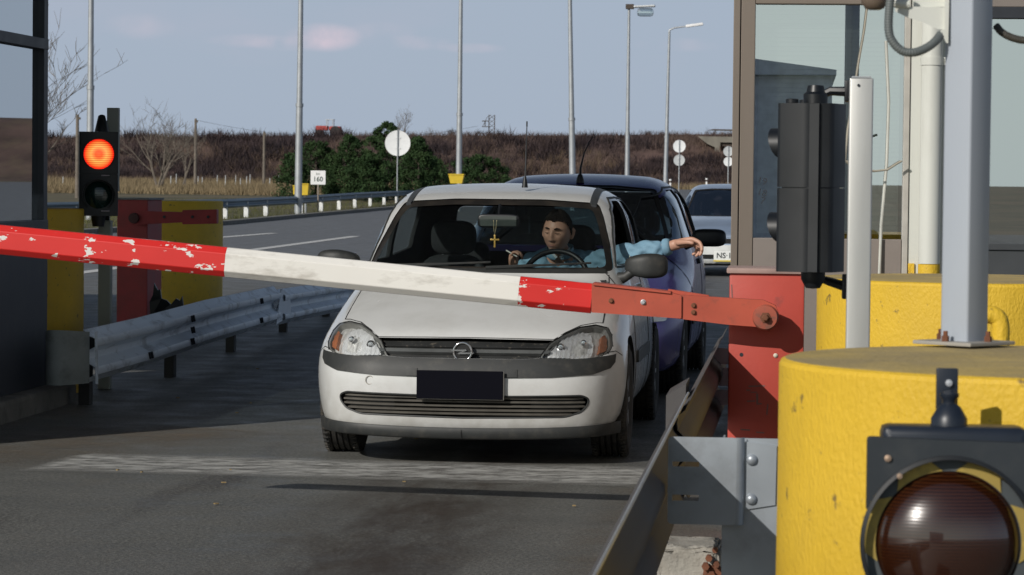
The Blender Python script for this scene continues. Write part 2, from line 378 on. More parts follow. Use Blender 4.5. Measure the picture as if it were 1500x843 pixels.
# painted markings
def paintm(name, c, lo, hi, sc=9, st=(1, 1, 1), amax=.9):
    m = bpy.data.materials.new(name); m.use_nodes = True; nt = m.node_tree; N = nt.nodes; L = nt.links; b = N['Principled BSDF']; o = N['Material Output']
    tc = N.new('ShaderNodeTexCoord'); mp = N.new('ShaderNodeMapping'); mp.inputs['Scale'].default_value = st; L.new(tc.outputs['Object'], mp.inputs[0])
    n = N.new('ShaderNodeTexNoise'); n.inputs['Scale'].default_value = sc; n.inputs['Detail'].default_value = 12; n.inputs['Roughness'].default_value = .72; L.new(mp.outputs[0], n.inputs[0])
    r = N.new('ShaderNodeMapRange'); r.inputs[1].default_value = lo; r.inputs[2].default_value = hi; r.inputs[4].default_value = amax; L.new(n.outputs[0], r.inputs[0])
    b.inputs['Base Color'].default_value = c+(1,); b.inputs['Roughness'].default_value = .8
    # frayed edges: alpha falls off towards the rim of the stripe (UV)
    at = N.new('ShaderNodeAttribute'); at.attribute_name = 'edge'
    k = N.new('ShaderNodeMath'); k.operation = 'MULTIPLY'; L.new(r.outputs[0], k.inputs[0]); L.new(at.outputs['Fac'], k.inputs[1])
    L.new(k.outputs[0], b.inputs['Alpha']); return m
def stripe(name, a, b_, wd, mat, z=.006, fray=.12, nseg=40, bend=0):
    a = Vector(a); b_ = Vector(b_); t = (b_-a); Ln = t.length; t.normalize(); n = Vector((-t.y, t.x)); vs = []; fs = []; at = []
    cols = [0, fray, 1-fray, 1]
    for i in range(nseg+1):
        for c in cols:
            p = a+t*Ln*i/nseg+n*wd*(c-.5); p += n*bend*math.sin(math.pi*i/nseg); vs.append((p.x, p.y, T(p.x, p.y)+z)); e = 1 if 0 < c < 1 else 0
            if i == 0 or i == nseg: e = 0
            at.append(e)
    for i in range(nseg):
        for k in range(3): fs.append((i*4+k, i*4+k+1, i*4+k+5, i*4+k+4))
    o = pyd(name, vs, fs, mat); A = o.data.attributes.new('edge', 'FLOAT', 'POINT'); A.data.foreach_set('value', at)
    return o
M_stop = paintm('worn_stop_paint', (.46, .46, .44), .34, .60, 9, (.6, 1.1, 1), .85)
M_line = paintm('road_paint', (.62, .62, .6), .25, .45, 5)
tag(stripe('stop_line', (-3.72, 14.95), (-.45, 14.75), 1.05, M_stop, fray=.22), kind='structure')
tag(stripe('lane_line', G(-120, 432).xy, G(525, 346).xy, .28, M_line, fray=.05), kind='structure')
tag(stripe('lane_line', G(250, 354).xy, G(402, 342).xy, .3, M_line, fray=.05), kind='structure')
tag(stripe('lane_line', (-8.4, 70), (-8.0, 120), .2, M_line, fray=.05), kind='structure')
M_dust = paintm('dust_patch', (.16, .13, .095), .35, .7, 2.5, (1, 1, 1), .75)
tag(stripe('road_dust', (-5, 13.6), (-3.3, 17.2), 1.5, M_dust, z=.003, fray=.35), kind='structure')
tag(stripe('road_dust', (-.62, 5), (-.55, 15), .7, M_dust, z=.003, fray=.4), kind='structure')
# litter specks on the lane
b = MB()
for i in range(26):
    x, y = random.uniform(-4.2, -.5), random.uniform(8.5, 24)
    b.box((x, y, .008), (random.uniform(.008, .022), random.uniform(.008, .018), .005), rz=random.uniform(0, 3))
tag(b.build('leaf_litter', pm('dry_leaf', (.28, .2, .09), .9)), 'small dry leaves and crumbs scattered over the asphalt lane', 'litter', kind='stuff')
# ------------------------------------------------------------------ far land: embankment, thickets, trees
def hn(x, y):   # cheap value noise
    return math.sin(x*.13+1.3)*.5+math.sin(x*.37+y*.21)*.3+math.sin(x*.91+2.1+y*.5)*.2
EMB0, EMB1 = 268, 292
def embh(x, y):
    top = 4.95+ (x+80)*.0135 + .06*hn(x, 0)
    t = float(sstep(EMB0, EMB1, y)); base = T(x, y)
    fall = float(sstep(-6.5, -2.5, x))*.0
    return base*(1-t)+top*t + .25*hn(x*1.7, y*1.3)*math.sin(math.pi*t)
M_emb = pm('embankment_earth', (.10, .062, .052), .95, var=.4, vscale=.25, bump=.8, bscale=3, dirt=.6, dcol=(.15, .115, .07), dscale=.2)
vs_ = []; fs_ = []; X_ = np.arange(-230, 120, 3.0); Y_ = np.concatenate([np.linspace(EMB0-3, EMB1, 16), [EMB1+2, EMB1+30, EMB1+34]])
for y in Y_:
    for x in X_: vs_.append((x, y, embh(x, y)-.03 if y < EMB1+31 else .5))
nx = len(X_)
fs_ = [(j*nx+i, j*nx+i+1, (j+1)*nx+i+1, (j+1)*nx+i) for j in range(len(Y_)-1) for i in range(nx-1)]
tag(pyd('embankment', vs_, fs_, M_emb, smooth=True), kind='structure')

def foliage_mat(name, a, b_, rough=.8, sc=.8):
    m = bpy.data.materials.new(name); m.use_nodes = True; nt = m.node_tree; N = nt.nodes; L = nt.links; b = N['Principled BSDF']; b.inputs['Roughness'].default_value = rough
    b.inputs['Specular IOR Level'].default_value = .2
    tc = N.new('ShaderNodeTexCoord'); n = N.new('ShaderNodeTexNoise'); n.inputs['Scale'].default_value = sc; n.inputs['Detail'].default_value = 6; L.new(tc.outputs['Object'], n.inputs[0])
    r = N.new('ShaderNodeValToRGB'); e = r.color_ramp.elements; e[0].position = .35; e[1].position = .65; e[0].color = a+(1,); e[1].color = b_+(1,)
    L.new(n.outputs[0], r.inputs[0]); L.new(r.outputs[0], b.inputs['Base Color']); return m
M_scrub = foliage_mat('bare_scrub', (.058, .042, .048), (.16, .11, .085), sc=.11)
M_scrub2 = foliage_mat('brown_scrub', (.085, .062, .045), (.14, .10, .065), sc=.3)
M_straw = foliage_mat('straw', (.19, .145, .085), (.27, .21, .125), sc=.25)
M_needle = foliage_mat('evergreen', (.018, .042, .014), (.042, .075, .026), sc=1.2)
M_ggrass = foliage_mat('green_grass', (.075, .085, .025), (.13, .13, .045), sc=.9)
M_bark = pm('bark', (.16, .135, .11), .9, var=.3, vscale=4)
M_barkd = pm('dark_bark', (.07, .055, .045), .9, var=.3, vscale=4)
def scatter(name, pts, h, wdt, n, mat, label, cat, up=.7):
    """tufts of thin upright blades or twigs, one mesh"""
    rs = np.random.RandomState(hash(name) % 999 if False else len(name)*17)
    vs = []; fs = []
    for (x, y, z) in pts:
        hh = h*rs.uniform(.6, 1.25)
        for k in range(n):
            a = rs.uniform(0, 6.28); sp_ = rs.uniform(0, wdt); bx, by = x+math.cos(a)*sp_*.5, y+math.sin(a)*sp_*.5
            tx, ty = bx+rs.normal(0, hh*(1-up)), by+rs.normal(0, hh*(1-up)); tz = z+hh*rs.uniform(.55, 1)
            ww = h*.035*rs.uniform(.6, 1.6); d = rs.uniform(0, 3.14); dx, dy = math.cos(d)*ww, math.sin(d)*ww
            i = len(vs); vs += [(bx-dx, by-dy, z-.05), (bx+dx, by+dy, z-.05), (tx, ty, tz)]; fs.append((i, i+1, i+2))
    o = pyd(name, vs, fs, mat); tag(o, label, cat, kind='stuff'); return o
# view wedge limits at distance y
def xr(y): return (y*(-.345), y*.0+6)
rs = np.random.RandomState(3)
pts = []
for i in range(9500):
    y = EMB0-4+(EMB1-EMB0+2)*rs.rand(); a, b_ = xr(y); x = a+(b_-a)*rs.rand()
    pts.append((x, y, embh(x, y) if y > EMB0 else T(x, y)))
scatter('bare_thicket', pts, .62, 1.7, 13, M_scrub, 'leafless purple brown thicket covering the railway embankment', 'scrub', .62)
pts = []
for i in range(1500):
    y = rs.uniform(EMB0-16, EMB0+14); a, b_ = xr(y); x = a+(b_-a)*rs.rand()
    if hn(x*2, y) > -.1: pts.append((x, y, embh(x, y) if y > EMB0 else T(x, y)))
scatter('brown_brush', pts, .95, 1.5, 12, M_scrub2, 'low brown brush at the foot of the embankment', 'brush', .6)
pts = []
for i in range(11000):
    y = rs.uniform(196, EMB0-2); x = rs.uniform(-.345*y, -.105*y)
    pts.append((x, y, T(x, y)))
for i in range(2500):
    y = rs.uniform(255, EMB0+1); x = rs.uniform(-.12*y, 4)
    if x < -30 or y > 262: pts.append((x, y, T(x, y)))
scatter('dry_grass', pts, .62, 1.0, 10, M_straw, 'tall straw coloured dry grass in front of the embankment', 'dry grass', .75)
pts = []
for i in range(150):
    y = rs.uniform(EMB0+1, EMB1-3); x = rs.uniform(-100, 4)
    for k in range(16): q_ = (x+rs.normal(0, 1.3), y+rs.normal(0, .8)); pts.append((q_[0], q_[1], embh(*q_)))
scatter('dark_shrubs', pts, 1.15, .9, 12, foliage_mat('dark_shrub', (.028, .022, .026), (.06, .042, .042), sc=.4), 'darker bare shrub clumps dotted over the embankment slope', 'shrubs', .6)
# short green grass between the kerb and the guard rail
pts = []
for i in range(len(edge)-5):
    a, b_ = edge[i], edge[i+1]
    for k in range(520):
        t = rs.rand(); p = a+(b_-a)*t; n = Vector((b_.x-a.x, b_.y-a.y)).normalized(); o = rs.uniform(.25, 16)
        pts.append((p.x-n.y*o, p.y+n.x*o, 0))
scatter('verge_grass', pts, .2, 1.2, 12, M_ggrass, 'short green grass verge between kerb and guard rail', 'grass', .6)

def bare_tree(name, base, h, spread, seed, label, group=None, mat=None, fork=.35, r0_=None, levels=5, up=.55, nst=1):
    rr = random.Random(seed); bts = []; bc = MB(); r0_ = r0_ or h*.018
    def branch(b, p, d, ln, r, lv):
        pts = [p]; rs_ = [r]; n = 4
        for k in range(n):
            d = (d+Vector((rr.gauss(0, .09), rr.gauss(0, .09), .04))).normalized(); p = p+d*ln/n; pts.append(p); rs_.append(r*(1-.5*(k+1)/n))
        b.tube(pts, rs_, 5 if lv < 2 else 3, cap=False)
        if lv < levels:
            for k in range(rr.randint(2, 4) if lv else rr.randint(4, 6)):
                i = rr.randint(1 if lv else 2, n); q = pts[i]; a = rr.uniform(0, 6.28)
                e = (d*up+Vector((math.cos(a), math.sin(a), .15))*spread*rr.uniform(.5, 1.1)).normalized()
                branch(bc, q, e, ln*rr.uniform(.5, .75), max(rs_[i]*.6, h*.0011), lv+1)
    for s_ in range(nst):
        bt = MB(); bts.append(bt); a = rr.uniform(0, 6.28); branch(bt, Vector((rr.gauss(0, .25)*(nst > 1), rr.gauss(0, .25)*(nst > 1), -.1)), Vector((math.cos(a)*.3*(nst > 1), math.sin(a)*.3*(nst > 1), 1)).normalized(), h*fork, r0_, 0)
    o = empty(name, base)
    for t_ in bts: t_.build('trunk', mat or M_bark, o, True, dbl=False)
    bc.build('crown', mat or M_bark, o, True, dbl=False)
    tag(o, label, 'tree', group); return o
def atpx(px, d, z=None):
    p = P(px, 262, d); return (p.x, p.y, T(p.x, p.y) if z is None else z)
bare_tree('bare_tree', atpx(58, 140), 11.5, .55, 5, 'bare tree with long thin ascending branches just right of the dark booth', 'leafless trees by the road', levels=4, nst=3, r0_=.07)
bare_tree('bare_tree', atpx(238, 212), 8.6, .55, 12, 'wide bare tree with several pale stems behind the short red barrier', 'leafless trees by the road', nst=4, levels=4, r0_=.10)
bare_tree('bare_tree', atpx(262, 225), 7.2, .5, 31, 'slimmer bare tree touching the wide pale stemmed tree', 'leafless trees by the road', nst=2, levels=4, r0_=.08)
bare_tree('bare_tree', (lambda p: (p.x, p.y, 5.0))(P(590, 200, 296)), 4.6, .5, 8, 'small bare tree on the embankment above the round white sign', 'leafless trees on the embankment', nst=3, levels=4, r0_=.06)
bare_tree('bare_tree', (lambda p: (p.x, p.y, 5.0))(P(633, 200, 298)), 2.6, .5, 18, 'thin little bare tree on the embankment right of the round white sign', 'leafless trees on the embankment', nst=2, levels=3, r0_=.04)
for i, (px, hgt, lb) in enumerate([(664, 1.1, 'low dark bush on the embankment top left of the lattice mast'), (704, .9, 'low dark bush at the foot of the lattice mast'), (950, .8, 'low bush on the embankment top behind the thin far lamp post')]):
    p = P(px, 200, 293); bt = bare_tree('bush', (p.x, p.y, embh(p.x, 293)-.2), hgt*1.3, 1.0, 40+i, lb, 'bushes on the embankment top', mat=M_barkd, nst=7, levels=4, r0_=.03, fork=.4); bt['category'] = 'bush'

def evergreen(base, h, wd, seed, label, shape='cone', n=2600):
    rr = np.random.RandomState(seed); o = empty('evergreen_tree', base)
    b = MB(); b.tube([(0, 0, -.1), (0.05, 0, h*.5), (0, 0, h*.92)], [h*.022, h*.015, h*.004], 7)
    for k in range(26):
        a = rr.uniform(0, 6.28); z = rr.uniform(.12, .85)*h; q = wd*.5*(1-z/h)**.7*rr.uniform(.5, .9)
        b.tube([(0, 0, z), (math.cos(a)*q, math.sin(a)*q, z+q*.35)], [.03, .008], 4, cap=False)
    b.build('trunk', M_barkd, o, True, dbl=False)
    # clumps of needles
    cl = []
    for k in range(int(110+h*16)):
        z = rr.uniform(.04, 1)**.9
        rad = wd*.5*((1-z)**.5 if shape == 'cone' else math.sqrt(max(0, 1-(z*1.02-.4)**2/.4)))
        rad *= 1+.22*math.sin(3*k+seed); a = rr.uniform(0, 6.28); q = rad*math.sqrt(rr.uniform(.25, 1))
        cl.append((math.cos(a)*q, math.sin(a)*q, z*h*.97, rr.uniform(.18, .42)*(.6+.6*(1-z))))
    vs = []; fs = []
    for c in range(n):
        cx, cy, cz, cr_ = cl[rr.randint(len(cl))]
        d = rr.normal(0, 1, 3); d /= np.linalg.norm(d); q = cr_*rr.uniform(.3, 1.05)
        p = np.array([cx, cy, cz])+d*q*np.array([1, 1, .8])
        u = rr.normal(0, 1, 3); u /= np.linalg.norm(u); v = np.cross(u, d+.01); v /= np.linalg.norm(v)+1e-6
        s_ = rr.uniform(.05, .15); i = len(vs); vs += [p-u*s_*.35, p+u*s_*.35, p+v*s_*1.2+d*s_*.5]; fs.append((i, i+1, i+2))
    pyd('crown', vs, fs, M_needle, o)
    tag(o, label, 'evergreen', 'evergreens behind the round white sign'); return o
for (px, d, top, wpx, shp, lb) in [
    (428, 176, 222, 40, 'r', 'low round evergreen right behind the second lamp post'),
    (462, 182, 206, 60, 'r', 'dark rounded evergreen behind the small white 160 sign'),
    (512, 180, 198, 74, 'cone', 'tall evergreen at the middle of the dark clump'),
    (566, 184, 178, 92, 'cone', 'tallest pointed evergreen behind the round white sign'),
    (612, 178, 200, 70, 'cone', 'evergreen on the right shoulder of the dark clump'),
    (636, 186, 232, 44, 'r', 'small evergreen at the right foot of the dark clump'),
    (540, 172, 226, 60, 'r', 'squat evergreen in front of the tall pointed one'),
    (702, 190, 226, 76, 'r', 'lone rounded evergreen right of the lamp post with the yellow box')]:
    s = FPX/d; p = atpx(px, d); h = PZ(px, top, p[1])-p[2]
    evergreen(p, h, 1.2*wpx/s, int(px), lb, 'cone' if shp == 'cone' else 'r', n=int(12000*(wpx/70)**1.5))

# ------------------------------------------------------------------ far street furniture
M_galv = pm('galvanised_steel', (.42, .44, .46), .5, .55, var=.12, vscale=3, dirt=.4, dcol=(.22, .22, .22))
M_galvw = pm('galvanised_bright', (.55, .57, .58), .5, .4, var=.1, vscale=3)
M_yel = pm('yellow_paint_far', (.62, .43, .02), .6, var=.1)
M_white = pm('white_paint', (.8, .8, .8), .5, var=.05)
M_wood = pm('weathered_wood', (.17, .145, .12), .9, var=.25, vscale=6)
def lamp_post(px, d, hgt, wpx, label, head=True, lean=0, hdir=1, flip=False):
    s = FPX/d; bx = atpx(px, d); o = empty('lamp_post', bx); o.rotation_euler = (0, R(lean), 0)
    b = MB(); r = wpx/s/2; b.tube([(0, 0, -.2), (0, 0, 4.2)], [r*1.25, r*1.1], 14); b.tube([(0, 0, 4.2), (0, 0, hgt)], [r, r*.62], 14)
    b.tube([(0, 0, 4.15), (0, 0, 4.28)], [r*1.3, r*1.3], 14); b.build('pole', M_galv, o, True)
    if not flip:
        b = MB(); b.tube([(0, 0, hgt-.05), (0, 0, hgt+.12), (hdir*.35, 0, hgt+.28), (hdir*1.3, 0, hgt+.42)], [r*.6, r*.55, r*.45, r*.4], 8); b.build('arm', M_galv, o, True)
        b = MB(); b.box((hdir*1.75, 0, hgt+.5), (1.25, .36, .2), bev=.08, ry=-.16*hdir); b.build('lamp_head', M_white, o, True)
    else:
        b = MB(); b.box((.05, 0, hgt+.12), (.5, .4, .3), bev=.04); b.build('housing', M_barkd, o)
        b = MB(); b.box((hdir*.95, 0, hgt+.14), (1.3, .7, .12), bev=.05, ry=-.05); b.build('lamp_head', M_galvw, o)
        b = MB(); b.box((hdir*1.0, 0, hgt-.22), (1.0, .5, .5), bev=.2); b.build('lamp_shade', glassm('lamp_bowl', (.8, .85, .85), .25), o)
    tag(o, label, 'lamp post', 'tall grey lamp posts along the road'); return o
lamp_post(131.5, 97, 13, 9, 'thick grey lamp post rising behind the red traffic light', lean=.1)
lamp_post(437, 118, 12.6, 9, 'grey lamp post with yellow boxes at its foot left of the small 160 sign', lean=.3)
lamp_post(672, 132, 12.6, 7.5, 'grey lamp post standing behind a yellow box above the white car roof', lean=.1)
lamp_post(840, 140, 12.6, 8, 'grey lamp post leaning left behind the purple car roof', lean=-1.5)
lamp_post(918.5, 186, 11.8, 6, 'far lamp post with a flat floodlight head', flip=True)
lamp_post(974.5, 214, 11.6, 5.5, 'farthest lamp post with a white curved lantern beside the two stacked discs', lean=.8)
def fbox(px, d, x0, x1, y0, y1, label):
    s = FPX/d; a = P(x0, y1, d); c = P(x1, y0, d); wd = (x1-x0)/s; z1 = c.z; o = empty('yellow_box', (P(px, 262, d).x, P(px, 262, d).y, T(c.x, c.y)))
    h = z1-o.location.z; zb = a.z-o.location.z
    b = MB(); b.add([(sx*wd*(.5 if t else .38), sy*.25, z) for t, z in ((0, zb), (1, h)) for sx, sy in ((-1, -1), (1, -1), (1, 1), (-1, 1))], [(3, 2, 1, 0), (4, 5, 6, 7), (0, 1, 5, 4), (1, 2, 6, 5), (2, 3, 7, 6), (3, 0, 4, 7)])
    b.build('bin', M_yel, o); b = MB(); b.box((0, 0, h+.015), (wd*1.04, .56, .05), bev=.01); b.build('rim', M_yel, o); b = MB(); b.tube([(0, 0, -.05), (0, 0, zb+.03)], .045, 8); b.build('post', M_galv, o)
    tag(o, label, 'yellow box', 'yellow boxes at the lamp posts'); return o
fbox(448, 121, 441.5, 452.5, 270.5, 286, 'yellow box just right of the second lamp post')
fbox(433.5, 121, 430.5, 436.5, 273, 285, 'narrow yellow box peeking out left of the second lamp post')
fbox(669, 129, 658, 680.5, 256.5, 269, 'tapered yellow box above the white car roof at a lamp post')

def disc_sign(px, d, cs, label, rpost=.035, grp=None):
    """cs: list of (py, radius_px, material)"""
    s = FPX/d; bx = atpx(px, d); o = empty('round_sign', bx); top = max(PZ(px, cy-r, bx[1]) for cy, r, _ in cs)-bx[2]
    b = MB(); b.tube([(0, -.03, -.2), (0, -.03, top+.02)], rpost, 8); b.build('post', M_galv, o, True)
    for cy, r, mt in cs:
        z = PZ(px, cy, bx[1])-bx[2]; rr = r/s
        b = MB(); b.lathe([(0, .012), (rr*.97, .012), (rr, .004), (rr, -.004), (rr*.97, .0)], (0, .03, z), 'Y', 40); b.lathe([(rr*.95, -.006), (rr*.985, -.008)], (0, .03, z), 'Y', 40, cap=False)
        sg = b.build('sign_disc', mt, o, True)
        for dz in (-.4, .4): b = MB(); b.box((0, .0, z+rr*dz), (rr*.5, .02, .04)); b.build('clamp', M_signback, sg)
    tag(o, label, 'road sign', grp); return o
M_signback = pm('sign_back', (.78, .79, .8), .45, var=.03)
M_signgrey = pm('sign_back_grey', (.5, .52, .53), .5, var=.05)
disc_sign(582, 168, [(210, 18.8, M_signback)], 'large round white sign seen from behind in front of the evergreens')
disc_sign(994.5, 235, [(214.5, 9.2, M_signback), (235, 8.3, M_signgrey)], 'two stacked round sign backs beside the thin far lamp post', .04, 'pairs of round sign backs')
disc_sign(1066.5, 240, [(222, 7.5, M_signgrey), (237, 7, M_signback)], 'two stacked round sign backs half hidden by the booth frame', .04, 'pairs of round sign backs')
# small white kilometre sign
d = 122; bx = atpx(466, d); o = empty('distance_sign', bx); s = FPX/d; zc = PZ(466, 260.5, bx[1])-bx[2]
b = MB(); b.box((0, 0, zc), (22/s, .02, 20.5/s), bev=.008); pnl = b.build('panel', M_white, o)
b = MB(); b.tube([(0, .03, -.1), (0, .03, zc+.2)], .03, 8); b.build('post', pm('rusty_post', (.3, .26, .22), .8), o, True)
MT = Matrix.Translation((0, -.014, zc-.07)) @ Matrix.Rotation(R(90), 4, 'X'); M_ink = pm('sign_ink', (.05, .08, .07), .6)
text_mesh('number', '160', .27, M_ink, pnl, MT, .002, True)
text_mesh('letters', 'km', .13, M_ink, pnl, Matrix.Translation((0, -.014, zc+.15)) @ Matrix.Rotation(R(90), 4, 'X'), .002)
tag(o, 'small white sign reading 160 on a thin post behind the guard rail', 'road sign')
# delineators
for px, d, lb in [(982, 238, 'white delineator post with dark top beside the farthest lamp post'), (1035, 252, 'white delineator post above the grey blue car roof')]:
    bx = atpx(px, d); o = empty('delineator', bx); b = MB(); b.box((0, 0, .38), (.13, .08, .8), bev=.02); b.build('post', M_white, o); b = MB(); b.box((0, 0, .86), (.12, .075, .16)); b.build('band', M_barkd, o); b = MB(); b.lathe([(.09, 0), (.11, .05), (.09, .12), (0, .15)], (0, 0, .93)); b.build('cap', M_white, o); tag(o, lb, 'road post', 'white delineator posts')
# utility poles and wires
for px, top, d, lb in [(113, 168, 176, 'leaning wooden pole left of the red traffic light'), (286, 174, 232, 'wooden utility pole right of the bare trees'), (386.5, 193, 240, 'short wooden pole against the embankment left of the second lamp post')]:
    bx = atpx(px, d); h = PZ(px, top, bx[1])-bx[2]; o = empty('utility_pole', bx); b = MB(); b.tube([(0, 0, -.2), (0, 0, h)], [.13, .09], 9); b.build('pole', M_wood, o, True)
    b = MB(); b.lathe([(.05, 0), (.08, .06), (.05, .14), (0, .16)], (.12, 0, h-.3)); b.tube([(0, 0, h-.3), (.12, 0, h-.28)], .02, 6); b.build('insulator', M_wood, o); tag(o, lb, 'utility pole', 'wooden poles before the embankment')
for k, (a, c_) in enumerate([((286, 176, 232), (700, 185, 260)), ((286, 180, 232), (318, 201, 250))]):
    A = P(*a); B = P(*c_); pts = [A.lerp(B, t/12)-Vector((0, 0, 1.2*4*(t/12)*(1-t/12))) for t in range(13)]
    b = MB(); b.tube(pts, .012, 4); tag(b.build('overhead_wire', M_barkd), ['thin wire sagging from the utility pole towards the lattice mast', 'short stay wire running down right of the utility pole'][k], 'wire')
# lattice mast
p = P(715, 197, 296); o = empty('lattice_mast', (p.x, p.y, embh(p.x, 292)-.1)); b = MB()
for k in (-1, 1): b.tube([(.35+k*.28, 0, 0), (.35+k*.28, 0, 2.1)], .045, 5)
for k in range(5): b.tube([(.07, 0, k*.42), (.63, 0, (k+1)*.42)], .03, 4); b.tube([(.63, 0, k*.42), (.07, 0, (k+1)*.42)], .025, 4)
b.build('frame', M_barkd, o); b = MB(); b.box((-.25, 0, 1.5), (.7, .3, .08)); b.box((-.2, 0, .95), (.8, .3, .07)); b.tube([(-.55, 0, .95), (-.1, 0, 1.9), (.3, 0, 2.1)], .03, 4); b.tube([(-.3, 0, .95), (-.3, 0, 1.5)], .05, 5); b.build('platform', M_barkd, o)
tag(o, 'small dark lattice mast with a platform on the embankment top', 'mast')
# red tractor on the embankment
p = P(480, 203, 297); o = empty('tractor', (p.x, p.y, embh(p.x, 292)-.1)); M_red = pm('tractor_red', (.38, .05, .045), .6); M_tyr = pm('tractor_tyre', (.04, .035, .035), .9)
b = MB(); b.box((-.55, 0, .85), (1.2, .7, .45), bev=.08); b.build('bonnet', M_red, o); b = MB(); b.box((.75, 0, .8), (1.1, 1.3, .45), bev=.12); b.build('body', M_red, o)
b = MB()
for sx in (-.05, .55):
    for sy in (-.45, .45): b.tube([(sx, sy, .9), (sx, sy, 1.65)], .035, 5)
b.box((.25, 0, 1.67), (.8, 1.0, .05)); b.build('roll_frame', M_galvw, o)
for x, r in ((-.8, .33), (.85, .52)):
    for sy in (-1, 1): b = MB(); b.lathe([(r*.4, -.1), (r, -.12), (r, .12), (r*.4, .1)], (x, sy*.62, r), 'Y', 20); b.build('wheel', M_tyr, o, True)
tag(o, 'tiny red tractor on top of the embankment above the evergreens', 'tractor')
# overpass end at the right
M_conf = pm('pale_concrete', (.2, .185, .155), .9, var=.25, vscale=.8)
px0 = P(1022, 200, 282); o = empty('rail_bridge', (px0.x, px0.y, 0)); zt = PZ(1050, 200, 282); zb = PZ(1050, 215, 282)
b = MB(); b.plate([(0, zt-.0), (7.5, zt-.05), (7.5, zt-.55), (2.1, zt-.55), (2.1, zb-2.6), (1.6, zb-2.6), (1.6, zt-1.0), (.9, zt-.7)], 4, lambda u, v, w: (u, w, v)); b.build('abutment', M_conf, o)
b = MB(); b.box2((2.0, .3, zt-.9), (8, 3.5, zt-.57)); b.build('beam', M_barkd, o)
b = MB(); b.plate([(.9, zt+.55), (8, zt+.45), (8, zt+.62), (1.4, zt+.68)], .1, lambda u, v, w: (u, w+.2, v))
for k in range(5): b.tube([(1.6+k*1.4, .25, zt-.1), (1.6+k*1.4, .25, zt+.6)], .03, 4)
b.build('railing', M_barkd, o); tag(o, 'pale concrete bridge end with dark beam and railing at the end of the embankment', 'bridge')
# little white stakes in the dry grass
for i in range(14):
    px = [92, 250, 258, 296, 318, 330, 352, 361, 366, 290, 238, 345, 395, 408][i]; d = 226+i % 5*4; bx = atpx(px, d)
    b = MB(); b.tube([(0, 0, -.1), (0.02, 0, .85+.12*(i % 3))], .034, 6); o = b.build('stake', M_signgrey, None, True, loc=None); o.location = bx
    tag(o, 'thin whitish stake in the dry grass before the embankment', 'stake', 'whitish stakes in the dry grass')

# ------------------------------------------------------------------ guard rails
WB = [(0, .156), (.012, .15), (.03, .125), (.078, .105), (.083, .082), (.078, .06), (.03, .035), (.01, .018), (.008, 0), (.01, -.018), (.03, -.035), (.078, -.06), (.083, -.082), (.078, -.105), (.03, -.125), (.012, -.15), (0, -.156)]
def wprof(sgn=1, th=.005):
    a = [(o*sgn, z) for o, z in WB]; return a+[(o-th*sgn, z) for o, z in a[::-1]]
def resample(path, step):
    out = []; path = [Vector(p) for p in path]
    for a, c_ in zip(path, path[1:]):
        n = max(1, int((c_-a).length/step)); out += [a.lerp(c_, k/n) for k in range(n)]
    return out+[path[-1]]
M_railb = pm('blue_grey_rail', (.18, .24, .30), .55, .3, var=.15, vscale=.5)
M_postw = pm('pale_post', (.72, .73, .72), .6)
rail_px = [(-260, 318, 78), (-100, 306, 84), (60, 297.0, 92), (200, 294.5, 98), (330, 292.0, 103), (441, 287.5, 119), (520, 282.5, 144), (590, 279.5, 172), (690, 276.5, 205), (740, 275.5, 240)]
path = []
for px, py, d in rail_px:
    p = P(px, 262, d); path.append(Vector((p.x, p.y, PZ(px, py, p.y)-.156)))
path = resample(path, 2.0)
o = empty('guard_rail', (path[0].x, path[0].y, 0)); o0 = o.location.copy()
pp = [p-o0 for p in path]; sweep('beam', pp, wprof(-1), M_railb, True, o)
cum = 99
for a, c_ in zip(pp, pp[1:]):
    cum += 2.0
    if cum >= (4 if (a+o0).y < 112 else 6.5):
        cum = 0
        b = MB(); b.box((a.x-.02, a.y+.12, (a.z+.1)/2-.1), (.16, .1, a.z+.1+.2), bev=.01); b.build('post', M_postw, o)
tag(o, 'long blue grey guard rail on pale posts curving along the grass verge', 'guard rail')
# ------------------------------------------------------------------ toll plaza
M_dark = pm('dark_frame', (.018, .022, .03), .5, var=.2)
M_panel = pm('blue_black_panel', (.035, .04, .055), .55, var=.15, vscale=2, dirt=.3, dcol=(.08, .08, .08))
M_gl_left = glassm('left_booth_glass', (.25, .3, .32), .55, .9)
M_in = pm('dim_interior', (.10, .12, .125), .9)
# left booth: its lane side recedes towards the picture
XB = -4.66
o = empty('toll_booth', (XB-1.2, 15.3, .13)); o0 = o.location
def bl(a, c_, name, mat, bev=.004, par=None):
    b = MB(); b.box2(Vector(a)-o0, Vector(c_)-o0, bev=bev); return b.build(name, mat, par or o)
y0, y1 = 15.3, PX(48, 18.6) and 18.65
zt = 3.4; z1, z2, z3 = PZ(40, 327, 18.5), PZ(40, 72, 18.5), PZ(40, 56, 18.5)
bl((XB-2.4, y0, .13), (XB, y1, z1-.05), 'lower_wall', M_panel)
bl((XB-2.4, y0, zt), (XB+.12, y1+.1, zt+.25), 'roof', M_panel)
for yy in (y0, (y0+y1)/2-.04, y1-.10): bl((XB-.08, yy, z1-.048), (XB-.002, yy+.10, zt-.002), 'mullion', M_dark)
bl((XB-.09, y0+.002, z1-.05), (XB+.004, y1-.002, z1+.02), 'sill', M_dark); bl((XB-.09, y0+.002, z2), (XB+.002, y1-.002, z3), 'transom', M_dark)
bl((XB-2.4, y1-.08, z1-.048), (XB-.09, y1, zt-.002), 'back_wall', M_panel); bl((XB-2.4, y0, z1-.048), (XB-2.3, y1-.09, zt-.002), 'far_wall', M_in)
bl((XB-1.9, y0+.4, z1-.05), (XB-1.0, y1-.5, z1+.35), 'desk', M_in)
